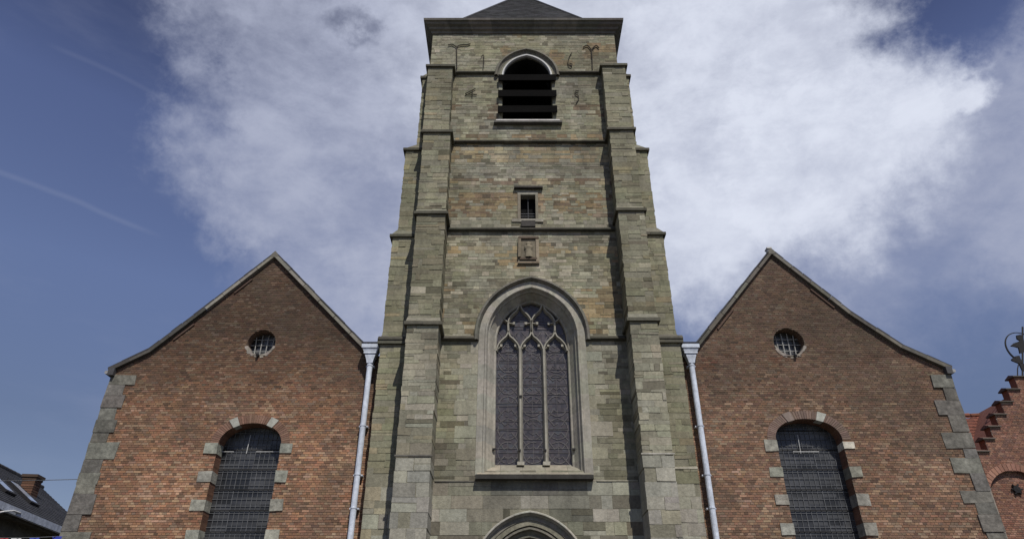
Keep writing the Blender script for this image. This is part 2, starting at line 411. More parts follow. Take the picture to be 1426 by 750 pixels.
tw.add([(-3.19, YBK, 0), (4.12, YBK, 0), (4.12, YBK, 23.9), (-3.19, YBK, 23.9)], [(0, 1, 2, 3)], MORT)
tower = cb(tw, 'tower_wall', M_STONE, label='coursed rubble wall of the stone tower with ochre and rusty patches')

# front buttresses (stages: z0, z1, projection, x0, x1)
CAPC = (.095, .09, .068)
def ycap(c=None): return vary(c or CAPC, .2)
def buttress(stages, yb, cfun, caps, label, hf=None, front=True, yfr=None):
    mb = MB(); cms = []
    for i, (z0, z1, d, x0, x1) in enumerate(stages):
        yf = (YF - d) if front else yfr
        masonry(mb, lambda a, b: [(x0 + rnd() * .022, x1 - rnd() * .022)], z0, z1, yf, yb, hf or (lambda z: (.30 + rnd() * .1) if z < 6.5 else .09 + rnd() * .15), lambda z: (.40 + rnd() * .5) if z < 6.5 else .28 + rnd() * .62, cfun, j=.010, proud=.0)
        mb.box(x0 + .024, x1 - .024, yf + .006, yb + .02, z0, z1 - .004, MORT)
        nx0, nx1, nyf = (stages[i + 1][3], stages[i + 1][4], (YF - stages[i + 1][2]) if front else yfr) if i + 1 < len(stages) else ((x0 + x1) / 2 - .1, (x0 + x1) / 2 + .1, yb)
        if i + 1 == len(stages) and front: nx0, nx1, nyf = x0, x1, YF
        if i + 1 == len(stages) and not front: nx0, nx1, nyf = stages[i][3], stages[i][4], yfr + .0; 
        if i + 1 == len(stages) and not front:
            if x0 < 0: nx0 = nx1 = x1
            else: nx0 = nx1 = x0
            nyf = yfr
        cm = MB()
        # drip slab and weathering up to the next stage
        e = .075; zt = z1
        n = max(1, int((x1 - x0) / .45))
        for k in range(n):
            a = x0 - e + (x1 - x0 + 2 * e) * k / n; b = x0 - e + (x1 - x0 + 2 * e) * (k + 1) / n
            cm.box(a + .003, b - .003, yf - e, yb, zt - .002, zt + .10, ycap(), .004)
        hh = .20 if i + 1 < len(stages) else .30
        lo = [(x0 - .03, yf - .03), (x1 + .03, yf - .03), (x1 + .03, yb), (x0 - .03, yb)]
        hi = [(nx0, min(nyf, yb)), (nx1, min(nyf, yb)), (nx1, yb), (nx0, yb)]
        cm.add([(x, y, zt + .10) for x, y in lo] + [(x, y, zt + .10 + hh) for x, y in hi], [(0, 1, 5, 4), (1, 2, 6, 5), (2, 3, 7, 6), (3, 0, 4, 7)], ycap((.22, .21, .16)))
        cms.append(cm)
    b = cb(mb, 'buttress', M_STONE, label=label)
    for cm in cms: cb(cm, 'buttress_cap', M_TRIM, b)
    return b
YB = YF + .05
buttress([(0, 10.33, .92, -3.08, -2.12), (10.43, 14.33, .82, -3.09, -2.13), (14.43, 17.93, .66, -3.13, -2.15), (18.03, 21.40, .45, -3.20, -2.24)], YB, c_butt, True, 'left front buttress with stepped offsets')
buttress([(0, 10.45, .92, 3.43, 4.27), (10.55, 14.45, .82, 3.43, 4.29), (14.55, 18.05, .66, 3.42, 4.30), (18.15, 21.45, .45, 3.42, 4.32)], YB, c_butt, True, 'right front buttress with stepped offsets')
YS = YF + .06
buttress([(0, 10.16, 0, -4.0, -3.10), (10.26, 14.02, 0, -3.98, -3.15), (14.12, 17.72, 0, -3.83, -3.18), (17.82, 21.32, 0, -3.46, -3.185)], 20.3, c_side, True, 'left side buttress stepping inward upward', hf=lambda z: (.3 + rnd() * .08) if z < 6.1 else .15 + rnd() * .06, front=False, yfr=YS)
buttress([(0, 10.20, 0, 4.15, 5.12), (10.30, 14.10, 0, 4.14, 5.04), (14.20, 17.72, 0, 4.13, 4.86), (17.82, 21.40, 0, 4.125, 4.52)], 20.3, c_side, True, 'right side buttress stepping inward upward', hf=lambda z: (.3 + rnd() * .08) if z < 6.1 else .15 + rnd() * .06, front=False, yfr=YS)

# string courses
def string(z, x0, x1, cuts=(), proj=.13, h=.13, yb=YF + .04, y=YF):
    sp_ = [(x0, x1)]
    for a, b in cuts: sp_ = cut(sp_, a, b)
    for a, b in sp_:
        x = a; mb = MB()
        while x < b - .01:
            w = .7 + rnd() * .5
            if x + w > b - .2: w = b - x
            c = ycap((.085, .08, .062))
            mb.prismx([(y - proj * .55, z), (y - proj, z + .035), (y - proj, z + h * .62), (y - .01, z + h + .05), (yb, z + h + .05), (yb, z)], x + .002, x + w - .002, c)
            x += w
        cb(mb, 'string_course', M_TRIM, tower)
hb = BELF['a'] + .28
string(21.48, -2.24, 3.42, [(BELF['cx'] - hb, BELF['cx'] + hb)])
string(18.00, -2.14, 3.42)
string(14.20, -2.12, 3.43)
hm = MAIN['a'] + .34
string(10.24, -2.12, 3.43, [(MAIN['cx'] - hm, MAIN['cx'] + hm)])
string(10.24, -4.07, -3.085, yb=YS + .3, y=YS, proj=.1); string(10.28, 4.275, 5.19, yb=YS + .3, y=YS, proj=.1)
# set-off line and projecting plinth course low on the buttress faces
for q in ((-3.10, -2.10, YF - .945, YF - .90, 6.50, 6.54, (.15, .14, .12)), (3.41, 4.29, YF - .945, YF - .90, 6.55, 6.59, (.42, .4, .34)),
          (2.3, 3.42, YF - .03, YF + .02, 6.07, 6.10, (.38, .36, .28)), (-2.1, -1.02, YF - .03, YF + .02, 6.06, 6.085, (.14, .13, .11)), (4.30, 5.11, YS - .02, YS + .02, 6.42, 6.48, (.42, .39, .31))):
    pl = MB(); pl.box(*q); cb(pl, 'mortar_fillet', M_TRIM, tower)

# cornice
co = MB(); X0, X1 = -3.19, 4.12
prof = [(.0, 23.74), (.05, 23.76), (.07, 23.86), (.15, 23.90), (.17, 24.00), (.27, 24.06), (.30, 24.15), (.36, 24.18), (.37, 24.29), (-.3, 24.31)]
for k in range(len(prof) - 1):
    (e0, z0), (e1, z1) = prof[k], prof[k + 1]
    def ring(e, z): return [(X0 - e, YF - e, z), (X1 + e, YF - e, z), (X1 + e, YBK + e, z), (X0 - e, YBK + e, z)]
    c = (.10, .095, .085) if k > 6 else (.15, .142, .115)
    A, B_ = ring(e0, z0), ring(e1, z1)
    for i in range(4):
        a0, a1, b0, b1 = (Vector(q) for q in (A[i], A[(i + 1) % 4], B_[i], B_[(i + 1) % 4]))
        for q in range(9):
            random.seed(i * 31 + q); cj = vary(c, .22)
            t0, t1 = q / 9, (q + 1) / 9
            co.add([tuple(a0.lerp(a1, t0)), tuple(a0.lerp(a1, t1)), tuple(b0.lerp(b1, t1)), tuple(b0.lerp(b1, t0))], [(0, 1, 2, 3)], cj)
random.seed(99)
cb(co, 'cornice', M_TRIM, tower, 'moulded stone cornice under the roof')
# pyramid roof in slates
rf = MB(); apex = Vector((.46, 22.55, 30.9)); base = [Vector(p) for p in ((-3.15, 18.95, 24.0), (4.08, 18.95, 24.0), (4.08, 26.15, 24.0), (-3.15, 26.15, 24.0))]
for s in range(4):
    a, b = base[s], base[(s + 1) % 4]; nr = 46
    nn = (b - a).cross(apex - a).normalized()
    for r_ in range(nr):
        t0, t1 = r_ / nr, min(1, (r_ + 1.15) / nr)
        l0, l1 = a.lerp(apex, t0), b.lerp(apex, t0); u0, u1 = a.lerp(apex, t1), b.lerp(apex, t1)
        nc = max(1, int((l1 - l0).length / .26))
        for q in range(nc):
            p = [l0.lerp(l1, q / nc) + nn * .022, l0.lerp(l1, (q + 1) / nc) + nn * .022, u0.lerp(u1, (q + 1) / nc), u0.lerp(u1, q / nc)]
            rf.add([tuple(x) for x in p], [(0, 1, 2, 3)], vary((.062, .064, .070), .42))
core = [tuple(Vector((.46, 22.55, p.z - .06)) .lerp(Vector((p.x, p.y, p.z - .06)), .995)) for p in base] + [(.46, 22.55, 30.8)]
rf.add(core, [(0, 1, 4), (1, 2, 4), (2, 3, 4), (3, 0, 4), (3, 2, 1, 0)], (.05, .05, .055))
for p in base: rf.tube([tuple(p + Vector((0, 0, .03))), tuple(apex + Vector((0, 0, .03)))], .05, (.06, .062, .07), n=6)
cb(rf, 'tower_roof', M_SLATE, label='low dark slate pyramid roof on the tower')

# ------------------------------------------------------------------ belfry opening
def vous(c, a=.12, every=1, seed=0):
    cache = {}
    def f(i, m):
        k = i // every
        if k not in cache: cache[k] = vary(c, a)
        return cache[k]
    return f
b = MB(); W_ = BELF
sweep(b, W_['cx'], W_['a'], W_['c'], W_['zs'], W_['zb'], [(.13, YF + .02), (.13, YF - .025), (.0, YF - .02), (-.03, YF + .10), (-.03, YF + .16)], vous((.235, .225, .17)))
sweep(b, W_['cx'], W_['a'], W_['c'], W_['zs'], W_['zb'], [(-.031, YF + .16), (-.031, YF + .9)], vous((.02, .02, .018)))  # inner reveal: shade of the deep opening painted in as near black
belf = cb(b, 'belfry_window', M_TRIM, label='dark pointed belfry opening high on the tower')
b = MB()
sweep(b, W_['cx'], W_['a'], W_['c'], W_['zs'], W_['zs'] - .01, [(.30, YF + .02), (.30, YF - .10), (.26, YF - .14), (.20, YF - .15), (.16, YF - .06), (.10, YF - .03)], vous((.16, .15, .12)), nj=1)
cb(b, 'hood_mould', M_TRIM, belf)
b = MB()
sweep(b, W_['cx'], W_['a'], W_['c'], W_['zs'], W_['zs'] - .02, [(.03, YF - .03), (.02, YF - .055), (-.035, YF - .05), (-.05, YF + .02), (-.05, YF + .06)], vous((.22, .21, .19), .1), nj=1)
cb(b, 'arch_rib', M_WHITE, belf, 'whitewashed inner rib of the belfry arch')
b = MB(); cx = W_['cx']
b.box(cx - 1.24, cx + 1.26, YF - .17, YF + .4, 18.90, 18.98, (.11, .105, .095)); b.box(cx - 1.16, cx + 1.18, YF - .14, YF + .4, 18.985, 19.06, (.62, .60, .56), .004)
cb(b, 'window_sill', M_TRIM, belf)
for zt in (21.42, 20.60, 19.82):
    b = MB(); k = 1.10
    b.prismx([(YF - .16, zt - .42), (YF - .16, zt - .38), (YF + .55, zt + .22), (YF + .55, zt + .18)], cx - k, cx + k)
    b.box(cx - k, cx + k, YF - .185, YF - .16, zt - .44, zt - .12)
    b.v = [(x, y, z + .03 * (x - cx) * (rnd() - .5) + .02 * math.sin(x * 3 + zt)) for x, y, z in b.v]
    cb(b, 'louvre', M_LOUVRE, belf)
for s in (-1, 1):
    for zt in (20.95, 20.15, 19.4):
        b = MB(); b.prismx([(YF + .02, zt - .25), (YF + .3, zt), (YF + .3, zt - .1), (YF + .1, zt - .3)], cx + s * .87 - .07, cx + s * .87 + .07, (.06, .055, .05)); cb(b, 'louvre_bracket', M_DARKIN, belf)

# ------------------------------------------------------------------ small slit window, relief, anchors
b = MB(); x0, x1, z0, z1 = SW
b.box(x0 - .10, x0, YF - .03, YF + .3, z0, z1, (.24, .21, .16)); b.box(x1, x1 + .09, YF - .03, YF + .3, z0, z1 - .003, (.22, .2, .15))
b.box(x0 - .10, x1 + .09, YF - .028, YF + .3, z1 + .002, z1 + .14, (.28, .27, .22)); b.box(x0 - .3, x1 + .25, YF - .05, YF + .3, z0 - .12, z0 - .002, (.29, .27, .22))
sw = cb(b, 'slit_window', M_TRIM, label='small barred rectangular window in mid tower')
b = MB(); b.box(x0 - .22, x1 + .26, YF - .13, YF + .05, z1 + .23, z1 + .30, (.05, .045, .04)); cb(b, 'lintel', M_TRIM, sw)
b = MB(); b.box(x0, x1, YF + .26, YF + .28, z0, z1); cb(b, 'pane', M_DARKIN, sw)
b = MB()
b.tube([(x0 + .26, YF + .12, z0), (x0 + .26, YF + .12, z1 - .02)], .008, n=5)
for z in (z0 + .1, z0 + .2, z0 + .3): b.tube([(x0, YF + .11, z), (x1, YF + .11, z)], .012, n=5)
cb(b, 'window_bars', M_CAME2, sw)
b = MB(); b.box(x0 + .02, x1 - .02, YF - .14, YF + .02, z0 - .36, z0 - .13, (.06, .055, .05)); cb(b, 'corbel', M_TRIM, sw)

b = MB(); x0, x1, z0, z1 = .20, .88, 12.92, 13.98; BC = (.22, .185, .13)
b.box(x0, x1, YF - .05, YF + .03, z0, z1, (.185, .16, .115)); b.box(x0 + .02, x1 - .0, YF - .11, YF - .05, z1 - .10, z1 - .02, (.13, .10, .075), .01)
b.box(x0 + .05, x1 - .06, YF - .10, YF - .05, z0 + .17, z0 + .24, (.12, .09, .065), .01); b.box(x0 - .02, x1 + .0, YF - .08, YF - .05, z0 + .03, z0 + .08, (.3, .24, .17), .01)
b.box(x0, x0 + .09, YF - .11, YF - .05, z0 + .26, z1 - .12, BC, .012); b.box(x1 - .1, x1, YF - .10, YF - .05, z0 + .08, z1 - .12, (.30, .25, .18), .012)
rel = cb(b, 'carved_relief', M_TRIM, label='weathered carved stone panel above the great window')
b = MB()                                     # worn standing figure: swelling, rough column of stone
pts = []; nseg, nr = 14, 10
for k in range(nseg + 1):
    t = k / nseg; z = z0 + .25 + t * .60
    w = .13 * (1.0 - .25 * t) if t < .72 else (.05 if t < .78 else .075 * math.sin(math.pi * min(1, (t - .74) / .27)) + .015)
    if .5 < t < .72: w += .025
    for q in range(nr):
        a = math.pi * q / (nr - 1); w2 = w * (1 + .25 * noise.noise(Vector((k * .6, q * .7, 3))))
        pts.append((.54 + math.cos(a) * w2, YF - .05 - math.sin(a) * w2 * .75, z))
b.add(pts, [(k * nr + q, k * nr + q + 1, (k + 1) * nr + q + 1, (k + 1) * nr + q) for k in range(nseg) for q in range(nr - 1)], (.26, .225, .16))
cb(b, 'worn_figure', M_TRIM, rel, smooth=True)

def anchor(px, r=.024, label=None, extra=()):
    b = MB()
    for line in (px,) + tuple(extra):
        P = [at(u, v, YF - .05) for u, v in line]
        if len(P) > 2:                       # smooth the strokes
            Q = []
            for i in range(len(P) - 1):
                p0, p1, p2, p3 = P[max(i - 1, 0)], P[i], P[i + 1], P[min(i + 2, len(P) - 1)]
                for s in range(5):
                    t = s / 5; Q.append(.5 * ((2 * p1) + (p2 - p0) * t + (2 * p0 - 5 * p1 + 4 * p2 - p3) * t * t + (3 * p1 - p0 - 3 * p2 + p3) * t ** 3))
            Q.append(P[-1]); P = Q
        b.tube(P, r * .72)
    return cb(b, 'wall_anchor', M_OLDIRON, tower, label)
anchor([(636, 96), (636, 80), (636.5, 66), (643, 62.5), (650, 62.5), (655, 61)], .03, 'forked iron wall anchor near the left corner', [[(636, 66), (630, 62), (624, 63)]])
anchor([(825, 97), (824.5, 80), (824, 70), (830, 63.5), (834, 67)], .03, 'forked iron wall anchor near the right corner', [[(824, 70), (818, 63.5), (812, 66)], [(824, 72), (824, 80)]])
anchor([(670, 79), (673.5, 77), (673.5, 86), (673, 95)], .022, 'iron numeral 1')
anchor([(796, 74), (793, 79), (791, 86), (792, 91), (795.5, 93), (796.5, 89.5), (793, 88)], .026, 'iron numeral 6')
anchor([(662, 123.5), (655, 127), (648, 131), (656, 131.5), (664, 131.8)], .024, 'iron numeral 4', [[(658, 126.5), (657.6, 134.5)]])
anchor([(806, 127), (801.5, 127), (801.5, 131), (805, 133), (805.8, 138), (802, 144)], .024, 'iron numeral 5')

# ------------------------------------------------------------------ great west window
LIM = (.335, .318, .265)
b = MB(); W_ = MAIN; YG = YF + .50
sweep(b, W_['cx'], W_['a'], W_['c'], W_['zs'], W_['zb'] - .12,
      [(.26, YF + .02), (.26, YF - .03), (.08, YF - .035), (.06, YF - .06), (.02, YF - .06), (.0, YF - .02), (-.02, YF + .06), (-.06, YF + .10), (-.045, YF + .17), (-.08, YF + .20), (-.21, YF + .40), (-.25, YF + .41), (-.27, YF + .44), (-.27, YF + .62)], vous(LIM, .10), n=12, nj=9)
mw = cb(b, 'great_window', M_TRIM, label='tall pointed three light traceried window in moulded stone frame')
b = MB()
sweep(b, W_['cx'], W_['a'], W_['c'], W_['zs'], W_['zs'] - .16, [(.40, YF + .02), (.40, YF - .10), (.37, YF - .15), (.31, YF - .16), (.27, YF - .09), (.24, YF - .02)], vous((.155, .147, .12), .15), n=12, nj=1)
cb(b, 'hood_mould', M_TRIM, mw)
for sd in (-1, 1):
    z = 6.3; k = 0
    while z < 10.1:
        h = .30 + rnd() * .14; wd = (.40 + rnd() * .3) if k % 2 else (.08 + rnd() * .2); x_in = CXW + sd * (W_['a'] + .255)
        b = MB(); x_out = x_in + sd * wd; b.box(min(x_in, x_out), max(x_in, x_out), YF - .013, YF + .02, z + .006, min(z + h, 10.2), vary(lerp(ASH, (.25, .236, .165), .35 + .6 * rnd()), .10), .006)
        cb(b, 'jamb_stone', M_STONE, mw); z += h; k += 1
# sloping sill
b = MB()
xs = [-.95 + 3.12 * k / 5 for k in range(6)]
for k in range(5):
    b.prismx([(YF - .14, 6.215), (YF - .14, 6.235), (YG + .06, 6.66), (YG + .06, 6.215)], max(xs[k], -.95) + .003, xs[k + 1] - .003, vary((.27, .25, .19), .15))
b.box(-.99, 2.21, YF - .20, YF + .02, 6.10, 6.21, (.045, .043, .038), .006)  # nose near black: underside shade and shadow band painted into its colour
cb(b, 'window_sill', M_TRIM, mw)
# panes
a_g = W_['a'] - .27
pg = MB(); gp = arch_path(CXW, W_['a'], W_['c'], W_['zs'], 6.60, -.26)
pg.sheet(gp, [], YG + .05, (.05, .05, .05)); cb(pg, 'pane', M_GLASSM, mw, 'dark purplish leaded stained glass')
YT = YG - .02
def tpt(u, v): return at(u, v, YT)
def bar(mb, P, w, d0=.09, col=LIM):
    """square tracery bar of in-plane half width w following P"""
    P = [Vector(p) for p in P]; n = len(P); vs = []
    for i, p in enumerate(P):
        d = (P[min(i + 1, n - 1)] - P[max(i - 1, 0)]); d.y = 0; d.normalize(); s = Vector((d.z, 0, -d.x))
        vs += [tuple(p + s * w + Vector((0, .06, 0))), tuple(p + s * w * .35 + Vector((0, -d0, 0))), tuple(p - s * w * .35 + Vector((0, -d0, 0))), tuple(p - s * w + Vector((0, .06, 0)))]
    mb.add(vs, [(i * 4 + k, i * 4 + k + 1, i * 4 + k + 5, i * 4 + k + 4) for i in range(n - 1) for k in range(3)] + [(0, 1, 2, 3)], col)
def smooth(pts, m=6):
    P = [Vector(p) for p in pts]; Q = []
    for i in range(len(P) - 1):
        p0, p1, p2, p3 = P[max(i - 1, 0)], P[i], P[i + 1], P[min(i + 2, len(P) - 1)]
        for s in range(m):
            t = s / m; Q.append(.5 * ((2 * p1) + (p2 - p0) * t + (2 * p0 - 5 * p1 + 4 * p2 - p3) * t * t + (3 * p1 - p0 - 3 * p2 + p3) * t ** 3))
    return Q + [P[-1]]
mxs = (CXW - a_g / 3 * 1.0, CXW + a_g / 3 * 1.0)
for xm in mxs:
    b = MB(); bar(b, [(xm, YT, 6.60), (xm, YT, 10.15)], .072, .12)
    b.box(xm - .10, xm + .10, YT - .15, YT + .06, 6.60, 6.70, (.38, .36, .30), .004)
    ml = cb(b, 'mullion', M_TRIM, mw)
xl, xr = CXW - a_g, CXW + a_g
ZS = 10.12; lw = 2 * a_g / 3
tr_ = MB(); w = .050
ap = []                                        # apexes of the three light heads
for k in range(3):
    xa, xb = xl + lw * k, xl + lw * (k + 1); xc = (xa + xb) / 2; za = ZS + .62; ap.append((xc, za))
    for s, xe in ((1, xa), (-1, xb)):
        f = lambda t, z: (xe + (xc - xe) * t, YT, ZS + z)
        bar(tr_, smooth([f(0, -.02), f(.16, .19), f(.50, .36), f(.84, .48), f(1, .64)]), w)
# two reticulated ogee cells over the heads
cells = [(mxs[0], ZS), (mxs[1], ZS)]
for xc, zb_ in cells:
    h = lw / 2
    for s in (-1, 1):
        bar(tr_, smooth([(xc + s * h, YT, ZS + .60), (xc + s * h, YT, ZS + .98), (xc + s * h * .72, YT, ZS + 1.20), (xc + s * h * .25, YT, ZS + 1.38), (xc, YT, ZS + 1.62)]), w)
for s in (-1, 1):
    bar(tr_, smooth([(CXW + s * lw, YT, ZS + .95), (CXW + s * (lw + .16), YT, ZS + 1.08)], 3), w * .8)
    bar(tr_, smooth([(CXW + s * (a_g + .06), YT, ZS + .0), (CXW + s * (a_g + .02), YT, ZS + .4)], 3), w * .8)
# cusps
for k in range(3):
    for s in (-1, 1): tr_.box(ap[k][0] + s * lw * .30 - .035, ap[k][0] + s * lw * .30 + .035, YT - .05, YT + .05, ZS + .13, ZS + .20, LIM, .008)
    for s in (-1, 1): bar(tr_, [(ap[k][0] + s * lw * .5, YT, ZS + .02), (ap[k][0] + s * lw * .30, YT, ZS + .165)], .028, .03)
for xc, zb_ in cells:
    for s in (-1, 1):
        bar(tr_, [(xc + s * lw * .5, YT, ZS + .95), (xc + s * lw * .26, YT, ZS + .93)], .03, .03)
        tr_.box(xc + s * lw * .26 - .035, xc + s * lw * .26 + .035, YT - .05, YT + .05, ZS + .89, ZS + .97, LIM, .008)
cb(tr_, 'tracery', M_TRIM, mw, 'flowing ogee tracery in pale stone')
# lead cames: bars, circles and lozenges in each light
cm = MB(); YC = YG + .035
def flat(p, q, w=.008, y=YC):
    if rnd() < .18: return
    q = (q[0] + (rnd() - .5) * .025, q[1] + (rnd() - .5) * .025)
    p = Vector((p[0], 0, p[1])); q = Vector((q[0], 0, q[1])); d = (q - p).normalized(); s = Vector((d.z, 0, -d.x)) * w
    cm.add([(p.x + s.x, y, p.z + s.z), (q.x + s.x, y, q.z + s.z), (q.x - s.x, y, q.z - s.z), (p.x - s.x, y, p.z - s.z),
            (p.x + s.x, y + .01, p.z + s.z), (q.x + s.x, y + .01, q.z + s.z), (q.x - s.x, y + .01, q.z - s.z), (p.x - s.x, y + .01, p.z - s.z)],
           [(0, 1, 2, 3), (0, 1, 5, 4), (2, 3, 7, 6)], (.2, .2, .2))
for k in range(3):
    xa, xb = xl + lw * k + .06, xl + lw * (k + 1) - .06; xc = (xa + xb) / 2; r_ = (xb - xa) / 2 - .01; z = 6.68
    while z < 10.3:
        zc = z + r_ + .03
        cp_ = [(xc + r_ * math.cos(2 * math.pi * q / 20), zc + r_ * 1.05 * math.sin(2 * math.pi * q / 20)) for q in range(21)]
        for q in range(20): flat(cp_[q], cp_[q + 1], .010)
        for sx in (-1, 1):
            for sz in (-1, 1):
                flat((xc + sx * (r_ + .01), zc + sz * (r_ + .06)), (xc + sx * r_ * .35, zc + sz * r_ * .35), .009)
                flat((xc + sx * r_ * .35, zc + sz * r_ * .35), (xc, zc + sz * r_ * .62), .006)
        flat((xa, zc), (xb, zc), .005); flat((xc, zc - r_), (xc, zc + r_), .005)
        z += 2 * r_ + .10
    for q in range(14):
        zz = 6.85 + q * .27
        flat((xa - .04, zz), (xb + .04, zz), .0055, YC - .001)
for q in range(9):
    flat((mxs[0] - lw / 2 + .08, 10.9 + q * .09), (mxs[0] + lw / 2 - .05, 10.62 + q * .09 + .25), .005) if q < 6 else None
    flat((mxs[1] - lw / 2 + .08, 10.9 + q * .09), (mxs[1] + lw / 2 - .05, 10.62 + q * .09 + .25), .005) if q < 6 else None
cb(cm, 'lead_cames', M_CAME, mw)
for x, z in ((mxs[0] - .04, 7.02), (mxs[1] - .04, 7.02), (xl - .03, 7.05), (xr + .05, 7.05), (mxs[0] + .01, 8.62)):   # rusted stubs of saddle bars in the stone
    b = MB(); b.box(x - .045, x + .045, YT - .155, YT - .10, z - .025, z + .025); cb(b, 'iron_stub', M_IRON, mw)

# ------------------------------------------------------------------ portal
b = MB(); W_ = DOOR
sweep(b, W_['cx'], W_['a'], W_['c'], W_['zs'], 0, [(.30, YF + .02), (.30, YF - .02), (.20, YF - .02), (.14, YF + .07), (.05, YF + .10), (.03, YF + .02), (-.02, YF + .02), (-.05, YF + .14), (-.14, YF + .19), (-.15, YF + .12), (-.20, YF + .13), (-.22, YF + .30), (-.22, YF + .75)], vous((.20, .188, .15), .16), n=12, nj=8)
dr = cb(b, 'portal', M_TRIM, label='pointed moulded stone doorway at the foot of the tower')
b = MB()
sweep(b, W_['cx'], W_['a'], W_['c'], W_['zs'], W_['zs'] - .2, [(.42, YF + .02), (.42, YF - .12), (.40, YF - .15), (.37, YF - .15), (.34, YF - .06), (.29, YF + .03)], vous((.36, .345, .29), .12), n=12, nj=1)
cb(b, 'hood_mould', M_TRIM, dr)
b = MB(); dp = arch_path(W_['cx'], W_['a'], W_['c'], W_['zs'], .02, -.2)
b.sheet(dp, [], YF + .70, (.04, .03, .02))
for k in range(11): b.box(W_['cx'] - .93 + k * .17, W_['cx'] - .93 + k * .17 + .15, YF + .66, YF + .70, .02, 3.6)
cb(b, 'door', M_WOOD, dr)

# ------------------------------------------------------------------ brick gables
YW = 19.60
BR = [(.270, .130, .080), (.200, .105, .070), (.150, .092, .072), (.320, .180, .110), (.400, .280, .190), (.115, .080, .068)]
def brickcol(side):
    def f(x, z):
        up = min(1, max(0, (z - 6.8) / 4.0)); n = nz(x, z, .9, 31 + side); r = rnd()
        w = [.30, .22, .16, .18, .09, .05] if side < 0 else [.22, .24, .24, .14, .10, .06]
        acc = 0; k = 0
        for k, q in enumerate(w):
            acc += q
            if r < acc: break
        c = BR[k]
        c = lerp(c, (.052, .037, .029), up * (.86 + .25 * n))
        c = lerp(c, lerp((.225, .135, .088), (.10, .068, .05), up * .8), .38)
        if side > 0: c = lerp(c, (.185, .130, .100), .38)
        else: c = lerp(c, (.34, .19, .115), (1 - up) * (.25 + .3 * n) if n > -.5 else 0)
        if side > 0 and abs(z - 10.05 + .1 * nz(x, 0, .7, 8)) < .05 and nz(x, 3, .8, 4) > -.1: c = lerp(c, (.08, .04, .03), .7)
        if side > 0 and 9.6 < z < 9.95 and nz(x, z, 1.4, 14) > .30: c = lerp(c, (.14, .065, .045), .7)
        if z < 8.5 and nz(x, z, .75, 60) > .08 and rnd() < .22: c = lerp(c, (.40, .29, .21), .5)
        if nz(x, z, .55, 44) > .33: c = lerp(c, (.09, .07, .06), .35)
        q = rnd()
        if q < .12: c = lerp(c, (.055, .042, .036), .55)
        elif q < .20: c = lerp(c, (.36, .29, .22), .42 * (1 - .6 * up))
        elif q < .30: c = lerp(c, (.17, .15, .125), .5)
        m = nz(x, z, .32, 77) + .6 * nz(x, z, 1.7, 78)
        if m < -.12: c = lerp(c, (.10, .078, .062), min(.45, -m * 1.1))
        g = (c[0] + c[1] + c[2]) / 3; c = lerp(c, (g * 1.12, g, g * .86), .14)
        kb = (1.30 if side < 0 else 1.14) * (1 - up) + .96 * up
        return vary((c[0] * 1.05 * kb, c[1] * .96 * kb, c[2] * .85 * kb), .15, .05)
    return f
def brickwall(mb, spans, z0, z1, yf, cf, cs=.0667, L_=.215, side=-1):
    n = int((z1 - z0) / cs); mort = .011
    for r_ in range(n):
        z = z0 + r_ * cs; head = r_ % 2 == 0; L1 = L_ / 2 if head else L_
        off = (L_ * .25 if head else (0 if r_ % 4 == 1 else L_ / 2))
        for a, b_ in spans(z, z + cs):
            k0 = math.floor((a - off) / L1)
            x = off + k0 * L1
            while x < b_:
                p, q = max(x, a), min(x + L1, b_)
                if q - p > .025:
                    mb.box(p + mort / 2, q - mort / 2, yf - .006 - rnd() * .006, yf + .03, z + mort / 2, z + cs - mort / 2, cf((p + q) / 2, z), .0025, back=False)
                x += L1
def interp(poly, x):
    for (a, za), (b_, zb) in zip(poly, poly[1:]):
        if a <= x <= b_: return za + (zb - za) * (x - a) / (b_ - a)
def xspan(poly, z):
    xs_ = []
    for (a, za), (b_, zb) in zip(poly, poly[1:]):
        if (za - z) * (zb - z) < 0: xs_.append(a + (b_ - a) * (z - za) / (zb - za))
    return xs_
GAB = {-1: dict(top=[(-12.30, 9.50), (-11.20, 10.15), (-9.80, 11.62), (-7.97, 13.60), (-4.55, 10.18), (-3.9, 10.0)], xc=-12.22, xt=-3.95,
                win=(-7.60, .91, 7.25, .66, 2.9), oc=(-7.86, 10.50, .43)),
       1: dict(top=[(5.05, 10.0), (5.78, 10.28), (8.74, 13.72), (10.78, 11.45), (12.10, 10.28), (13.42, 9.55)], xc=13.36, xt=5.05,
               win=(8.64, .96, 7.42, .62, 2.9), oc=(8.69, 10.52, .47))}
def yin(x, z, w):                                # inside the round-headed window?
    cx_, hw, zs, rise, zb = w
    if z < zb: return 0
    if z < zs: return hw
    t = (z - zs) / rise
    return hw * math.sqrt(1 - t ** 2.22) if t < 1 else 0
def win_path(w, e=0, n=20, zb=None):
    cx_, hw, zs, rise, zb0 = w; zb = zb0 if zb is None else zb; P = [(cx_ - hw - e, zb)]
    for k in range(n + 1):
        t = math.pi - math.pi * k / n; s = math.sin(t); c_ = math.cos(t)
        P.append((cx_ + (hw + e) * c_, zs + (rise + e) * (s ** .90)))
    return P + [(cx_ + hw + e, zb)]
YR = YW + .36
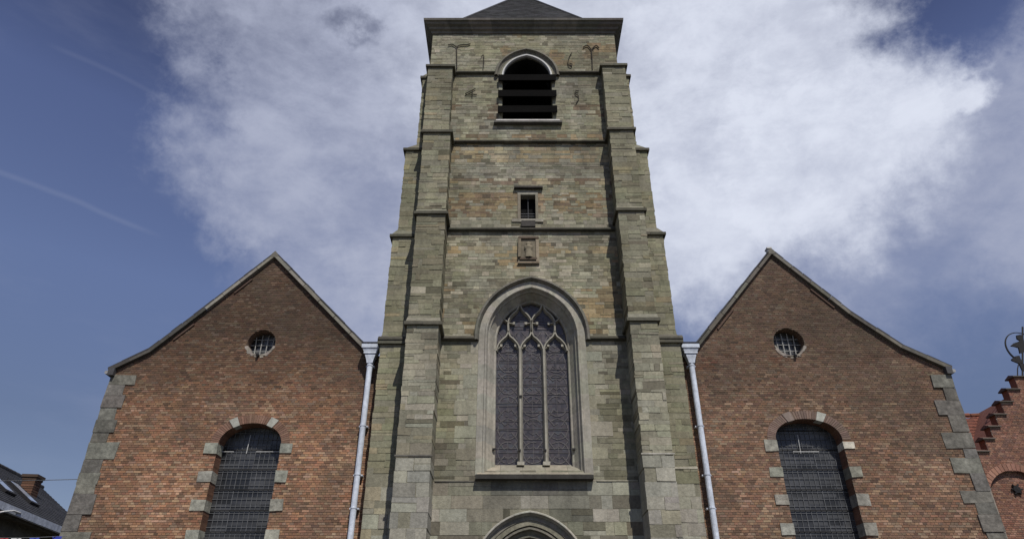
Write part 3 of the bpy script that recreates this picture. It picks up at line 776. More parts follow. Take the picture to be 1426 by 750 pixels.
for sd in (-1, 1):
    G = GAB[sd]; w = G['win']; oc = G['oc']; mb = MB(); xo, xi = (min(G['xc'], G['xt']), max(G['xc'], G['xt']))
    word = 'left' if sd < 0 else 'right'
    def spans(za, zb):
        z = (za + zb) / 2
        xs_ = xspan(G['top'], zb) if zb > 9.45 else []
        a, b_ = xo, xi
        if zb > 9.45:
            if len(xs_) == 2: a, b_ = max(a, xs_[0]), min(b_, xs_[1])
            elif len(xs_) == 1:
                if sd < 0: a = max(a, xs_[0]) if xs_[0] < -8 else a; b_ = min(b_, xs_[0]) if xs_[0] > -8 else b_
                else: b_ = min(b_, xs_[0]) if xs_[0] > 9 else b_; a = max(a, xs_[0]) if xs_[0] < 9 else a
            elif zb > 13: return []
        sp_ = [(a, b_)]
        hw = yin(0, za, w) if z > w[2] else (w[1] if z > w[4] else 0)
        if hw: sp_ = cut(sp_, w[0] - hw, w[0] + hw)
        dz = abs(z - oc[1])
        if dz < oc[2]:
            h = math.sqrt(oc[2] ** 2 - dz ** 2) + .02; sp_ = cut(sp_, oc[0] - h, oc[0] + h)
        return sp_
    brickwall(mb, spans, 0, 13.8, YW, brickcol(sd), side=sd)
    mortc = (.115, .085, .062) if sd < 0 else (.175, .14, .108)
    outl = [(xo, 0), (xi, 0)] + ([(xi, 10.0)] + [p for p in G['top'][::-1] if xo < p[0] < xi] + [(xo, 9.53)] if sd < 0 else [(xi, 9.56)] + [p for p in G['top'][::-1] if xo < p[0] < xi] + [(xo, 10.0)])
    ocp = [(oc[0] + (oc[2] + .01) * math.cos(2 * math.pi * k / 32), oc[1] + (oc[2] + .01) * math.sin(2 * math.pi * k / 32)) for k in range(32)]
    mb.sheet(outl, [win_path(w, 0), ocp], YW, mortc)
    # reveals
    P = win_path(w, 0)
    for i in range(len(P) - 1):
        nst = max(1, int(abs(P[i + 1][1] - P[i][1]) / .07))
        for q in range(nst):
            p0 = (P[i][0] + (P[i + 1][0] - P[i][0]) * q / nst, P[i][1] + (P[i + 1][1] - P[i][1]) * q / nst); p1 = (P[i][0] + (P[i + 1][0] - P[i][0]) * (q + 1) / nst, P[i][1] + (P[i + 1][1] - P[i][1]) * (q + 1) / nst)
            mb.add([(p0[0], YW - .004, p0[1]), (p1[0], YW - .004, p1[1]), (p1[0], YR + .1, p1[1]), (p0[0], YR + .1, p0[1])], [(0, 1, 2, 3)], vary((.19, .10, .065), .2))
    for i in range(32):
        p0, p1 = ocp[i], ocp[(i + 1) % 32]
        mb.add([(p0[0], YW - .008, p0[1]), (p1[0], YW - .008, p1[1]), (p1[0], YW + .4, p1[1]), (p0[0], YW + .4, p0[1])], [(0, 1, 2, 3)], vary((.13, .085, .06), .2))
    # outer flank wall and returns
    xq = G['xc']; YE = 44
    mb.xf = (lambda xq: (lambda u, d, z: (xq - sd * (d), YW + u, z)))(xq)
    mb.add([(0, 0, 0), (YE - YW, 0, 0), (YE - YW, 0, 9.45), (0, 0, 9.45)], [(0, 1, 2, 3)], mortc)
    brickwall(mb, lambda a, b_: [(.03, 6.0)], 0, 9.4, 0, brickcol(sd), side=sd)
    mb.xf = None
    gw = cb(mb, 'gable_wall', M_BRICK, label=('%s brick gable wall' % word) + (' in orange and brown bricks' if sd < 0 else ' in brown bricks with pale mortar'))
    # brick arch ring
    rg = MB(); P0, P1 = win_path(w, .005, 44), win_path(w, .25, 44)
    for i in range(1, 45):
        if i % 1 == 0:
            f = .93
            a0, a1, b0, b1 = P0[i], P0[i + 1], P1[i], P1[i + 1]
            m = lambda p, q, t: (p[0] + (q[0] - p[0]) * t, p[1] + (q[1] - p[1]) * t)
            a1 = m(a0, a1, .84); b1 = m(b0, b1, .84)
            rg.add([(a0[0], YW - .022, a0[1]), (b0[0], YW - .022, b0[1]), (b1[0], YW - .022, b1[1]), (a1[0], YW - .022, a1[1]),
                    (a0[0], YW, a0[1]), (b0[0], YW, b0[1]), (b1[0], YW, b1[1]), (a1[0], YW, a1[1])], [(0, 1, 2, 3), (0, 1, 5, 4), (1, 2, 6, 5), (2, 3, 7, 6)], vary((.21, .125, .09) if sd < 0 else (.22, .155, .125), .2))
    cb(rg, 'brick_arch', M_BRICK, gw)
    # round-headed window
    g_ = MB(); g_.sheet(win_path(w, -.0), [], YR + .05, (.03, .03, .03)); aw = cb(g_, 'arched_window', M_GLASSG, label='%s round headed window with dark leaded glass' % word)
    g_ = MB(); zb = w[4]
    def hw_at(z): return w[1] if z < w[2] else w[1] * math.sqrt(max(0, 1 - ((z - w[2]) / w[3]) ** 2.1))
    nv = 13
    for k in range(1, nv):
        xx = w[0] - w[1] + 2 * w[1] * k / nv; t = abs(xx - w[0]) / w[1]
        zt = w[2] + w[3] * (max(0, 1 - t * t)) ** .46
        g_.box(xx - (.006 if k % 4 else .009), xx + (.006 if k % 4 else .009), YR + .03, YR + .048, zb, zt - .01)
    z = zb + .08; k = 0
    while z < w[2] + w[3] - .06:
        h = hw_at(z); g_.box(w[0] - h, w[0] + h, YR + .028, YR + .046, z - .007, z + .007); z += .19; k += 1
    cb(g_, 'glazing_lead', M_CAME2, aw)
    g_ = MB(); z = zb + .35
    while z < w[2] + w[3] - .15:
        h = hw_at(z); g_.box(w[0] - h, w[0] + h, YR + .005, YR + .022, z - .009, z + .009); z += .57
    cb(g_, 'saddle_bar', M_IRON, aw)
    g_ = MB(); h = hw_at(7.17); zt = 7.17
    g_.tube([(w[0] - h, YR - .02, zt), (w[0] - h + (.35 if sd < 0 else .1), YR - .02, zt)], .010, n=5); cb(g_, 'loose_wire', M_WHITE, aw); g_ = MB(); g_.tube([(w[0] + .1 - (.0 if sd < 0 else .5), YR - .02, zt), (w[0] + h - (0 if sd < 0 else .6), YR - .02, zt)], .010, n=5)
    g_.tube([(w[0] - .18, YR - .02, zt - .05), (w[0] - .16, YR - .02, zt + .5)], .009, n=5)
    cb(g_, 'loose_wire', M_WHITE, aw)
    # stone blocks in the jambs and the arch
    zz = [7.17, 6.37, 5.59, 4.80, 4.0, 3.2] if sd < 0 else [7.25, 6.50, 5.74, 4.96, 4.2, 3.4]
    for i, z in enumerate(zz):
        for s in (-1, 1):
            ww = .34 + rnd() * .07; hh = .13 + rnd() * .04; x_in = w[0] + s * (w[1] - .01)
            c = vary((.315, .31, .265) if sd < 0 else (.285, .275, .23), .14)
            if sd > 0 and s > 0 and i == 0: c = (.62, .58, .48); ww = .32; hh = .10
            g_ = MB(); g_.box(min(x_in, x_in + s * ww), max(x_in, x_in + s * ww), YW - .035, YR + .03, z - hh, z + hh, c, .012)
            cb(g_, 'jamb_stone', M_QUOIN, aw)
    for s in ((-1, 1)):
        ang = (R(90) + s * R(32)) if sd < 0 else (R(90) - s * R(26)); g_ = MB()
        def rp(a, e): return (w[0] + (w[1] + e) * math.cos(a), w[2] + (w[3] + e) * math.sin(a) ** .93)
        da = R(6.5); q = [rp(ang - da, -.005), rp(ang + da, -.005), rp(ang + da, .27), rp(ang - da, .27)]
        g_.prism(q, YW - .04, YW + .2, (.40, .40, .35) if sd < 0 or s > 0 else (.25, .2, .17)); cb(g_, 'arch_stone', M_TRIM, aw)
    # oculus
    g_ = MB(); g_.sheet([(x, z) for x, z in ocp], [], YW + .34, (.02, .02, .02)); ocu = cb(g_, 'oculus', M_GLASSG, label='%s small round window with white iron grille' % word)
    g_ = MB()
    for k in (-1.5, -.5, .5, 1.5):
        xx = oc[0] + k * .17; hh = math.sqrt(max(0, oc[2] ** 2 - (k * .17) ** 2)) - .02
        g_.tube([(xx, YW + .26, oc[1] - hh), (xx + .02 * k, YW + .26, oc[1] + hh * .93)], .015, n=6)
    for k in (-1, .15, 1.2):
        zz_ = oc[1] + k * .18; hh = math.sqrt(max(0, oc[2] ** 2 - (k * .18) ** 2))
        if hh > .1: g_.tube([(oc[0] - hh, YW + .28, zz_), (oc[0] + hh, YW + .28, zz_)], .011, n=6)
    cb(g_, 'iron_grille', M_BARS, ocu)
    g_ = MB()                                     # mortar skim on the lower rim
    for k in range(13):
        a = R(195 + k * 11.5); a2 = R(195 + (k + 1) * 11.5); e = .05 + .07 * rnd()
        r0 = oc[2] - .02
        g_.prism([(oc[0] + r0 * math.cos(a), oc[1] + r0 * math.sin(a)), (oc[0] + r0 * math.cos(a2), oc[1] + r0 * math.sin(a2)), (oc[0] + (r0 + e) * math.cos(a2), oc[1] + (r0 + e) * math.sin(a2)), (oc[0] + (r0 + e) * math.cos(a), oc[1] + (r0 + e) * math.sin(a))], YW - .02, YW + .3, vary((.27, .24, .205), .2))
    g_.prismx([(YW - .02, oc[1] - oc[2]), (YW + .33, oc[1] - oc[2] + .14), (YW + .33, oc[1] - oc[2] - .05), (YW - .02, oc[1] - oc[2] - .02)], oc[0] - .28, oc[0] + .28, (.25, .23, .2))
    cb(g_, 'mortar_rim', M_TRIM, ocu)
    g_ = MB(); g_.tube([(oc[0] + sd * .02 + (.06 if sd > 0 else 0), YW + .1, oc[1] - oc[2] + .03), (oc[0] + sd * .02 + (.06 if sd > 0 else 0), YW - .10, oc[1] - oc[2] - .03)], .045, n=8); cb(g_, 'spout', M_IRON, ocu)
    # corner quoins: alternate long and short
    q_ = MB(); z = 9.42; k = 0; xq = G['xc']
    while z > 0.05:
        h = (.40, .34, .46, .42)[k % 4] * (.75 + rnd() * .5); h = min(h, z)
        long_ = k % 2 == 0; ww = (.55 + rnd() * .30) if long_ else (.34 + rnd() * .20)
        if z < 7.2: ww *= 1.0
        x_in = xq - sd * ww; c = vary(lerp((.140, .133, .115), (.210, .200, .172), rnd()), .12)
        q_.box(min(xq + sd * .025, x_in), max(xq + sd * .025, x_in), YW - .035 - rnd() * .008, YW + (.4 if long_ else .9), z - h + .008, z, c, .018)
        z -= h; k += 1
    cb(q_, 'corner_quoins', M_QUOIN, gw, 'grey quoin stones up the outer corner')
    # copings, one raked course per slope
    def coping(segs, th, y0, y1, name, cf, mat_, lift=0, step=.75):
        mbc = MB()
        for (a, za), (b_, zb) in segs:
            ln = math.hypot(b_ - a, zb - za); n = max(1, round(ln / step)); nx, nzv = -(zb - za) / ln, (b_ - a) / ln
            for i in range(n):
                t0, t1 = i / n + .002, (i + 1) / n - .002
                p0 = (a + (b_ - a) * t0, za + (zb - za) * t0); p1 = (a + (b_ - a) * t1, za + (zb - za) * t1)
                jj = (rnd() - .5) * .02
                pts_ = [(p0[0] + nx * lift, p0[1] + nzv * lift), (p1[0] + nx * lift, p1[1] + nzv * lift), (p1[0] + nx * (th + lift + jj), p1[1] + nzv * (th + lift + jj)), (p0[0] + nx * (th + lift + jj), p0[1] + nzv * (th + lift + jj))]
                mbc.prism(pts_, y0 + (rnd() - .5) * .012, y1, cf(a, b_, i, n))
        return cb(mbc, name, mat_, gw)
    T = G['top']; segs = [s for s in zip(T, T[1:])]
    if sd < 0: segs = segs[:-1]
    else: segs = segs[1:]
    def ccol(a, b_, i, n):
        if sd < 0:
            if a < -9.9: return vary((.085, .08, .07), .2)
            return vary((.25, .235, .195), .2)
        return vary((.145, .135, .11), .25)
    coping(segs, .10, YW - .12, YW + .45, 'gable_coping', ccol, M_TRIM)
    coping(segs, .045, YW - .10, YW + .46, 'verge_slate', lambda *a: vary((.05, .05, .055), .2), M_SLATE, lift=.112, step=.4)
    pk_ = max(T, key=lambda p: p[1]); ac = MB(); ac.prism([(pk_[0] - .12, pk_[1] - .02), (pk_[0] + .12, pk_[1] - .02), (pk_[0] + .10, pk_[1] + .11), (pk_[0], pk_[1] + .22), (pk_[0] - .10, pk_[1] + .11)], YW - .125, YW + .45, (.16, .15, .125)); cb(ac, 'apex_stone', M_TRIM, gw)
    # short corbelled brick ledges under the coping
    for fr, t0, t1 in ((1, .35, .72), (2, .36, .62)) if sd < 0 else ((0, .22, .42), (1, .55, .85)):
        (a, za), (b_, zb) = segs[fr] if fr < len(segs) else segs[-1]
        if sd > 0 and fr == 0: (a, za), (b_, zb) = segs[0]
        if sd > 0 and fr == 1: (a, za), (b_, zb) = segs[1]
        ln = math.hypot(b_ - a, zb - za); nx, nzv = -(zb - za) / ln, (b_ - a) / ln
        p0 = (a + (b_ - a) * t0, za + (zb - za) * t0); p1 = (a + (b_ - a) * t1, za + (zb - za) * t1)
        lb = MB(); lb.prism([(p0[0] - nx * .14, p0[1] - nzv * .14), (p1[0] - nx * .14, p1[1] - nzv * .14), (p1[0] - nx * .09, p1[1] - nzv * .09), (p0[0] - nx * .09, p0[1] - nzv * .09)], YW - .05, YW + .02, (.10, .065, .05)); cb(lb, 'brick_ledge', M_BRICK, gw)
    # kneeler / gutter end at the outer eave
    kx, kz = (T[0] if sd < 0 else T[-1]); kn = MB()
    kn.box(min(kx, kx - sd * .18), max(kx, kx - sd * .18), YW - .15, YW + .5, kz - .13, kz + .10, (.07, .068, .07)); kn.tube([(kx + sd * .07, YW - .1, kz - .02), (kx + sd * .07, YE, kz - .02)], .06, n=8)
    cb(kn, 'gutter_end', M_SLATE, gw)
    # finial cap
    if sd > 0:
        fn = MB(); fn.tube([(8.74, YW + .1, 13.84), (8.74, YW + .1, 13.95), (8.74, YW + .1, 14.0)], .09, (.7, .7, .68), n=10); fn.box(8.66, 8.82, YW - .02, YW + .22, 13.99, 14.04, (.7, .7, .7)); cb(fn, 'ridge_cap', M_WHITE, gw, 'small white cap on the gable peak')
    # slate roof behind the gable
    rr = MB(); nr = 1
    for (a, za), (b_, zb) in segs:
        ln = math.hypot(b_ - a, zb - za); n = max(2, int(ln / .22)); nx, nzv = -(zb - za) / ln, (b_ - a) / ln
        up = zb > za
        for i in range(n):
            t0, t1 = i / n, (i + 1) / n; o0, o1 = ((.135, .115) if up else (.115, .135))
            p0 = (a + (b_ - a) * t0 + nx * o0, za + (zb - za) * t0 + nzv * o0); p1 = (a + (b_ - a) * t1 + nx * o1, za + (zb - za) * t1 + nzv * o1)
            for y0 in range(0, 24, 2): rr.add([(p0[0], YW + .3 + y0, p0[1]), (p1[0], YW + .3 + y0, p1[1]), (p1[0], YW + 2.3 + y0, p1[1]), (p0[0], YW + 2.3 + y0, p0[1])], [(0, 1, 2, 3)], vary((.06, .062, .07), .15))
    cb(rr, 'aisle_roof', M_SLATE, label='%s aisle roof of dark slate' % word)
    # rainwater pipe with hopper
    px_ = -4.33 if sd < 0 else 5.47; yp = YW - .22; wall_x = -4.62 if sd < 0 else 5.72
    pm = MB(); z = 9.75; r_ = .083
    pm.tube([(px_, yp, 0.1), (px_, yp, 9.78)], r_, n=12)
    pipe = cb(pm, 'drainpipe', M_LEAD, label='pale blue grey %s drainpipe between brick gable and tower' % word, smooth=False)
    hp = MB()
    def rngz(hx, hy, z): return [(px_ - hx, yp - hy, z), (px_ + hx, yp - hy, z), (px_ + hx, yp + hy, z), (px_ - hx, yp + hy, z)]
    pr = [(.09, .09, 9.70), (.11, .10, 9.80), (.15, .12, 9.92), (.155, .12, 9.98), (.20, .15, 9.99), (.20, .15, 10.06), (.215, .16, 10.07), (.225, .17, 10.14), (.27, .20, 10.16), (.275, .205, 10.29)]
    vs = []; [vs.extend(rngz(*p)) for p in pr]
    hp.add(vs, [(4 * i + k, 4 * i + (k + 1) % 4, 4 * i + 4 + (k + 1) % 4, 4 * i + 4 + k) for i in range(len(pr) - 1) for k in range(4)] + [(3, 2, 1, 0)], (.4, .4, .4))
    cb(hp, 'hopper', M_LEAD, pipe)
    hl = MB(); hl.box(px_ - .285, px_ + .285, yp - .215, YW + .1, 10.292, 10.335); cb(hl, 'hopper_rim', M_IRON, pipe, 'dark rim of the hopper')
    for z in (9.62, 7.75, 6.35, 5.45, 3.9, 2.4):
        br = MB(); br.tube([(px_, yp, z), (px_, yp, z + .04)], .094, n=12); br.box(px_ - .13, px_ + .13, yp + .06, YW + .01, z, z + .04); cb(br, 'pipe_bracket', M_LEAD, pipe)

# nave body behind the tower
nv = MB(); nv.box(-3.6, 4.5, 24, 46, 0, 9.6, (.2, .12, .08)); nv.prism([(-3.7, 9.6), (4.6, 9.6), (.45, 14.0)], 24, 46, (.06, .06, .07))
cb(nv, 'nave', M_SLATE, label='nave behind the tower')

# ------------------------------------------------------------------ ground
g = MB(); g.add([(-600, -300, 0), (600, -300, 0), (600, 900, 0), (-600, 900, 0)], [(0, 1, 2, 3)], (.2, .2, .2))
M_GROUND = mat('paving', (.075, .072, .066), .9, .3, fine=(7, .2), stain=(.15, .2))
go = g.build('ground', M_GROUND); go['kind'] = 'structure'

# ------------------------------------------------------------------ step-gabled brick house at the right
YH = 25.0
P = lambda u, v, Y=YH: at(u, v, Y)
house = thing('brick_house', 'red brick step gabled house with tiled roof behind the right church corner', 'house', (22, YH, 0))
def hb_(mb, name, m, parent=house, label=None, smooth=False, off=Vector((22, YH, 0))):
    mb.v = [(x - off.x, y - off.y, z) for x, y, z in mb.v]; return mb.build(name, m, parent, label, smooth)
steps = [(1362, 629), (1370.5, 611.5), (1378, 594.5), (1385.5, 577.5), (1393.5, 560), (1402.5, 542.5), (1412, 525)]
SP = [P(u, v) for u, v in steps]
xc_h = SP[-1].x + .50                               # gable axis
tops = [(p.x, p.z) for p in SP]
edge_x = P(1362, 629).x - .02
def hspans(za, zb):
    z = zb
    x_l = edge_x
    for i, (x, zt) in enumerate(tops):
        if z > zt: x_l = (tops[i + 1][0] if i + 1 < len(tops) else None)
        if x_l is None: return []
    return [(x_l, 2 * xc_h - x_l)]
ar_c, ar_r = P(1425, 706), None
ARX, ARZ, ARR = P(1426, 700).x, P(1426, 700).z, (P(1426, 700).x - P(1381, 700).x)
def hsp2(za, zb):
    s_ = hspans(za, zb)
    z = (za + zb) / 2
    if z < ARZ: s_ = cut(s_, ARX - ARR, ARX + ARR)
    elif z < ARZ + ARR: h = math.sqrt(ARR ** 2 - (z - ARZ) ** 2); s_ = cut(s_, ARX - h, ARX + h)
    return s_
HB = [(.24, .115, .075), (.20, .095, .065), (.29, .155, .105), (.16, .085, .065)]
hc = lambda x, z: vary(lerp(random.choice(HB), (.36, .26, .2), .15 * rnd()), .14, .05)
mb = MB(); brickwall(mb, hsp2, 2.0, tops[-1][1], YH, hc)
brickwall(mb, lambda a, b_: [(ARX - ARR, ARX + ARR)] if (a + b_) / 2 < ARZ else ([(ARX - math.sqrt(ARR ** 2 - ((a + b_) / 2 - ARZ) ** 2), ARX + math.sqrt(ARR ** 2 - ((a + b_) / 2 - ARZ) ** 2))] if (a + b_) / 2 < ARZ + ARR - .02 else []), 2.0, ARZ + ARR, YH + .14, hc)
n = 24
for k in range(n):
    a0, a1 = math.pi * k / n, math.pi * (k + 1) / n
    for r0, r1, y0, y1 in ((ARR, ARR, YH, YH + .14),): mb.add([(ARX + r0 * math.cos(a0), y0, ARZ + r0 * math.sin(a0)), (ARX + r0 * math.cos(a1), y0, ARZ + r0 * math.sin(a1)), (ARX + r1 * math.cos(a1), y1, ARZ + r1 * math.sin(a1)), (ARX + r1 * math.cos(a0), y1, ARZ + r1 * math.sin(a0))], [(0, 1, 2, 3)], (.2, .1, .07))
xs0, xs1 = tops[0][0], 2 * xc_h - tops[0][0]
outline = [(xs0, 0)]
for i, (x, z) in enumerate(tops):
    outline.append((x, z if i == 0 else tops[i][1])) if i == 0 else outline.extend([(x, tops[i - 1][1]), (x, z)])
outline += [(2 * xc_h - x, z) for x, z in outline[::-1]]
arp = [(ARX - ARR, 2.0)] + [(ARX + ARR * math.cos(math.pi - math.pi * k / n), ARZ + ARR * math.sin(math.pi * k / n)) for k in range(n + 1)] + [(ARX + ARR, 2.0)]
mb.sheet(outline, [arp], YH + .004, (.34, .29, .24))
mb.sheet(arp, [], YH + .145, (.34, .29, .24))
mb.add([(xs0, YH, 0), (xs0, YH + 12, 0), (xs0, YH + 12, tops[0][1] - .6), (xs0, YH, tops[0][1] - .6)], [(0, 1, 2, 3)], (.25, .1, .06))
for i in range(len(tops)):                       # thickness of the stepped parapet
    x, z = tops[i]; xn = tops[i + 1][0] if i + 1 < len(tops) else xc_h
    zb = tops[i - 1][1] if i else z - .3
    mb.box(x, xn + .3, YH + .01, YH + .35, zb - .1, z - .01, (.22, .09, .055))
fw = hb_(mb, 'wall', M_BRICK)
for i, (x, z) in enumerate(tops):
    xn = tops[i + 1][0] if i + 1 < len(tops) else xc_h + .4
    for mir in (0, 1):
        cpm = MB(); a, b_ = (x - .09, xn + .03) if not mir else (2 * xc_h - xn - .03, 2 * xc_h - x + .09)
        if i == len(tops) - 1 and mir: continue
        cpm.box(a, b_, YH - .09, YH + .42, z, z + .04, (.10, .085, .07)); cpm.prismx([(YH - .09, z + .04), (YH + .15, z + .13), (YH + .42, z + .04)], a, b_, (.15, .09, .07))
        hb_(cpm, 'step_coping', M_SLATE, fw)
rg = MB()
for k in range(26):
    a0, a1 = math.pi * k / 26, math.pi * (k + .85) / 26
    q = [(ARX + r * math.cos(a), ARZ + r * math.sin(a)) for r, a in ((ARR - .0, a0), (ARR + .25, a0), (ARR + .25, a1), (ARR, a1))]
    rg.prism(q, YH - .02, YH + .05, vary((.32, .17, .12), .15))
hb_(rg, 'brick_arch', M_BRICK, fw)
an = P(1418, 680); am = MB(); am.tube([(an.x, YH + .05, an.z), (an.x, YH + .14, an.z)], .13, n=8)
for k in range(6): a = k * math.pi / 3; am.tube([(an.x, YH + .08, an.z), (an.x + .2 * math.cos(a), YH + .08, an.z + .2 * math.sin(a))], .035, n=5)
hb_(am, 'wall_anchor', M_IRON, fw)
# tiled roofs
rt = MB(); e0 = P(1330, 640, YH + 1.4); r0 = P(1343, 579, YH + 3.2)
ZR = r0.z; ZE = tops[0][1] - 1.1
nrow = 22
for i in range(nrow):
    t0, t1 = i / nrow, (i + 1.1) / nrow
    y0, y1 = YH + .9 + 2.3 * t0, YH + .9 + 2.3 * t1; z0, z1 = ZE + (ZR - ZE) * t0, ZE + (ZR - ZE) * t1
    x = xs0 - 6.0
    while x < xs0 + 4.2:
        rt.add([(x, y0, z0 + .03), (x + .10, y0 - .015, z0 + .065), (x + .2, y0, z0 + .03), (x + .2, y1, z1), (x + .10, y1, z1 + .03), (x, y1, z1)], [(0, 1, 4, 5), (1, 2, 3, 4)], vary((.17, .062, .042), .25)); x += .2
for k in range(24): rt.tube([(xs0 - 6 + k * .42, YH + 3.2, ZR + .02), (xs0 - 6 + k * .42 + .38, YH + 3.2, ZR + .04)], .09, vary((.2, .08, .05), .2), n=8)
hb_(rt, 'roof', M_TILE, label='dark red clay pantile roof')
rt = MB(); pk = (xc_h, tops[-1][1] - .3)
rt.add([(xs0 + .1, YH + .4, tops[0][1] - .5), (xs0 + .1, YH + 12, tops[0][1] - .5), (xc_h, YH + 12, pk[1]), (xc_h, YH + .4, pk[1])], [(0, 1, 2, 3)], (.15, .06, .045))
rt.add([(xs1 - .1, YH + .4, tops[0][1] - .5), (xs1 - .1, YH + 12, tops[0][1] - .5), (xc_h, YH + 12, pk[1]), (xc_h, YH + .4, pk[1])], [(0, 1, 2, 3)], (.15, .06, .045))
hb_(rt, 'main_roof', M_TILE)
rb = MB(); rb.box(xs0 - 6, xs0 - .01, YH + 1.0, YH + 1.3, 0, ZE + .05, (.25, .1, .06)); hb_(rb, 'side_wing_wall', M_BRICK)
# wrought iron vane
V = lambda u, v: at(u, v, YH + .15)
top = V(1424, 525)
vn = thing('weather_vane', 'black wrought iron scrolled finial on the stepped gable', 'weather vane', (top.x, top.y, top.z))
def vb(mb, name, parent=vn): 
    mb.v = [(x - top.x, y - top.y, z - top.z) for x, y, z in mb.v]; return mb.build(name, M_IRON, parent)
m = MB(); m.tube([V(1424, 527), V(1424, 500), V(1424, 455)], .032); m.tube([V(1417, 526), V(1417, 513), V(1420, 500)], .02); vb(m, 'rod')
m = MB()
cc_ = V(1424, 484); Rr = (V(1424, 484) - V(1401.5, 484)).length
arc = [(cc_.x + Rr * math.cos(R(a)), cc_.y, cc_.z + Rr * 1.03 * math.sin(R(a))) for a in range(80, 232, 8)]
for i in range(len(arc) - 1): m.tube([arc[i], arc[i + 1]], .016 + .026 * i / len(arc))
arc = [(cc_.x - Rr * math.cos(R(a)), cc_.y, cc_.z + Rr * 1.03 * math.sin(R(a))) for a in range(80, 232, 8)]
for i in range(len(arc) - 1): m.tube([arc[i], arc[i + 1]], .016 + .026 * i / len(arc))
vb(m, 'ring')
def leaf(pts):
    m = MB(); q = [(V(u, v).x, V(u, v).z) for u, v in pts]; m.prism(q, YH + .12, YH + .18); return vb(m, 'iron_leaf')
leaf([(1408, 500), (1413, 496), (1419, 495), (1421, 500), (1424, 505), (1419, 506), (1414, 504), (1409, 502)])
leaf([(1407, 481.5), (1411, 478), (1417, 476), (1420, 474), (1416, 472), (1415, 467), (1420, 466), (1424, 467), (1426, 478), (1426, 490), (1420, 492), (1418, 484), (1413, 482.5)])
leaf([(1419, 506), (1424, 506), (1430, 508), (1428, 516), (1424, 517), (1421, 511)])

# ------------------------------------------------------------------ dark-roofed house at the left
def at_z(u, v, z):
    x = (u - 713) / F_PX; y = (375 - v) / F_PX; d = Vector((x, cp - y * sp, sp + y * cp)); return Vector((0, 0, CAMZ)) + d * ((z - CAMZ) / d.z)
E0 = at_z(0, 698, 7.4); dirv = Vector((-.13, 1, 0)).normalized(); E1 = E0 + dirv * 10.0
rz = math.atan2(dirv.y, dirv.x)
lh = thing('dark_roofed_house', 'low house with black roof, skylights and pale gutter at the left edge', 'house', (E1.x, E1.y, 0), rz)
# local axes: +x away from the camera along the eaves (0 = far end), +y to the left (up the roof)
LN = 30.0; ZE_ = 7.4; RD = 3.8; RZ = 10.15
m = MB()
m.prismx([(.35, 0), (2 * RD - .35, 0), (2 * RD - .35, ZE_ - .05), (RD, RZ - .28), (.35, ZE_ - .05)], -LN, -.02, (.15, .145, .11))
lw_ = m.build('wall', M_TRIM, lh)
m = MB(); m.box(-LN, .25, -.02, .5, ZE_ - .42, ZE_ - .30, (.10, .085, .06)); m.build('soffit', M_TRIM, lh)
def on_roof(y): return ZE_ + (RZ - ZE_) * y / RD
m = MB(); nrw = 22
m.prismx([(-.02, ZE_ - .10), (0, ZE_), (RD, RZ), (2 * RD, ZE_), (2 * RD, ZE_ - .1), (RD, RZ - .12)], -LN, .25, (.03, .03, .034))
for side_ in (0, 1):
    for i in range(nrw):
        t0, t1 = i / nrw, (i + 1) / nrw
        for q in range(100):
            xa = -LN + (LN + .25) * q / 100; xb = -LN + (LN + .25) * (q + 1) / 100
            ya, yb_ = t0 * RD, t1 * RD
            if side_: ya, yb_ = 2 * RD - ya, 2 * RD - yb_
            za, zb2 = on_roof(t0 * RD) + .035 + rnd() * .006, on_roof(t1 * RD) + .012
            m.add([(xa, ya, za), (xb, ya, za), (xb, yb_, zb2), (xa, yb_, zb2), (xa, ya, za - .03), (xb, ya, za - .03)], [(0, 1, 2, 3), (0, 1, 5, 4)], vary((.030, .030, .034), .3))
for q in range(80): m.tube([(-LN + q * .38, RD, RZ + .02), (-LN + q * .38 + .34, RD, RZ + .03)], .11, vary((.035, .033, .035), .2), n=8)
rfh = m.build('roof', M_SLATE, lh, 'black tiled roof')
m = MB(); m.box(-LN, .22, -.19, -.03, ZE_ - .30, ZE_ - .02, (.4, .4, .4)); m.build('gutter', M_LEAD, lh)
for xa in (-5.9, -8.1):
    f_ = MB(); y0, y1 = 1.0, 2.35; n_ = Vector((0, -(RZ - ZE_), RD)).normalized()
    q = [Vector((xa, y0, on_roof(y0))), Vector((xa + .85, y0, on_roof(y0))), Vector((xa + .85, y1, on_roof(y1))), Vector((xa, y1, on_roof(y1)))]
    f_.add([tuple(p + n_ * .02) for p in q] + [tuple(p + n_ * .13) for p in q], [(4, 5, 6, 7), (0, 1, 5, 4), (1, 2, 6, 5), (2, 3, 7, 6), (3, 0, 4, 7)], (.05, .05, .055))
    fo = f_.build('skylight', M_IRON, lh)
    f_ = MB(); cq = sum(q, Vector()) / 4
    f_.add([tuple(cq + (p - cq) * .84 + n_ * .14) for p in q], [(0, 1, 2, 3)], (.5, .5, .5))
    f_.build('pane', mat('skylight glass', (.35, .40, .48), .12, .8, bump=0, fine=(3, .05), stain=(1, .05)), fo)
m = MB(); cx0, cy0 = -4.0, RD - 1.75
m.box(cx0, cx0 + .62, cy0, cy0 + .55, on_roof(cy0) - .2, RZ - .42, (.12, .07, .05))
for k in range(9): m.box(cx0 - .012, cx0 + .632, cy0 - .012, cy0 + .562, RZ - 1.5 + k * .11, RZ - 1.42 + k * .11, vary((.15, .08, .05), .3))
ch = m.build('chimney', M_BRICK, rfh, 'weathered brick chimney at the end of the ridge')
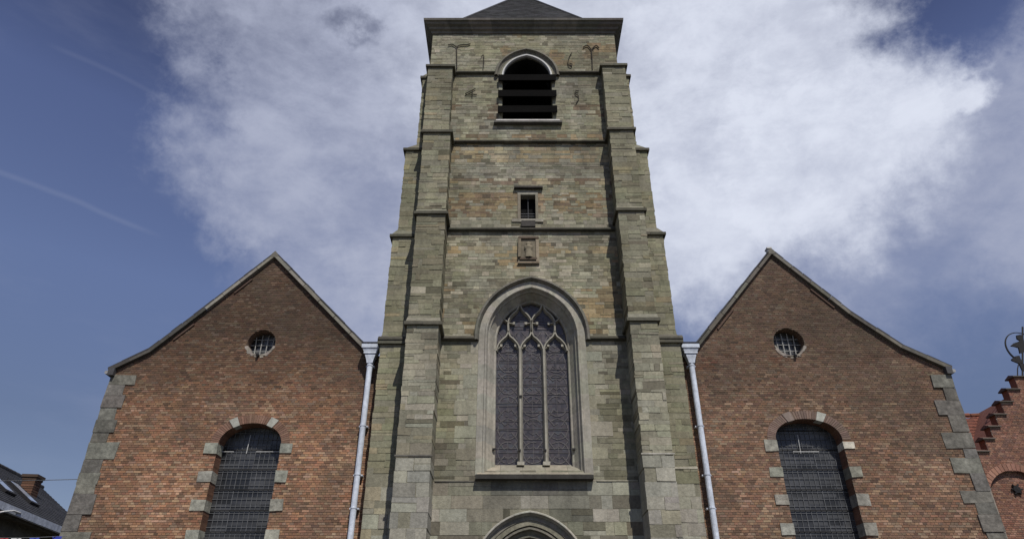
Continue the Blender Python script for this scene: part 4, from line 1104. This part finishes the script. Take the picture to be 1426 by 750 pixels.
m = MB(); m.box(cx0 - .09, cx0 + .71, cy0 - .09, cy0 + .64, RZ - .418, RZ - .29, (.08, .055, .04)); m.box(cx0 - .04, cx0 + .66, cy0 - .04, cy0 + .59, RZ - .54, RZ - .42, (.10, .065, .045)); m.build('chimney_cap', M_BRICK, lh)
m = MB(); m.tube([(-11.2, .34, ZE_ - 1.1), (-11.1, -.1, ZE_ - .75), (-10.3, -.42, ZE_ - .42), (-9.4, -.3, ZE_ - .22), (-8.6, -.17, ZE_ - .16)], .035, (.6, .6, .6), n=7); m.build('curved_pipe', M_WHITE, lh)

# overhead wire and bunting
m = MB(); a, b_ = at(-260, 664, 22.5), at(150, 665.5, 22.5)
m.tube([tuple(a.lerp(b_, k / 16) - Vector((0, 0, .10 * math.sin(math.pi * k / 16)))) for k in range(17)], .011, n=5)
wv = [Vector(v) for v in m.v]; wo = m.build('overhead_wire', M_CAME2); wo['label'] = 'thin grey wire crossing the sky beside the left gable'; wo['category'] = 'wire'
FL = [(-14, (.5, .03, .03)), (2, (.5, .03, .03)), (20, (.75, .75, .75)), (46, (.05, .08, .4)), (80, (.06, .08, .42))]
r0, r1 = at(-60, 746.5, 18.2), at(93, 745.5, 19.4)
bt = thing('bunting', 'string of red, white and blue pennants tied to the left church corner', 'bunting', tuple(r0))
m = MB(); m.tube([tuple(r0.lerp(r1, k / 12) - r0 - Vector((0, 0, .04 * math.sin(math.pi * k / 12)))) for k in range(13)], .008, (.5, .5, .5), n=5); m.build('cord', M_CAME2, bt)
flm = {}
for u, c in FL:
    t = (u + 60) / 153; p = r0.lerp(r1, t) - r0 - Vector((0, 0, .04 * math.sin(math.pi * t))); m = MB()
    if c not in flm: flm[c] = mat('pennant cloth', c, .8, .2, bump=0, fine=(10, .1))
    vs = []
    for k in range(6):
        s = k / 5; wob = .03 * math.sin(s * 5 + u); vs += [(p.x - .13 * (1 - s), p.y + wob, p.z - .36 * s), (p.x + .13 * (1 - s) + .001, p.y + wob + .012, p.z - .36 * s)]
    m.add(vs, [(2 * k, 2 * k + 1, 2 * k + 3, 2 * k + 2) for k in range(5)], c); m.build('pennant', flm[c], bt)
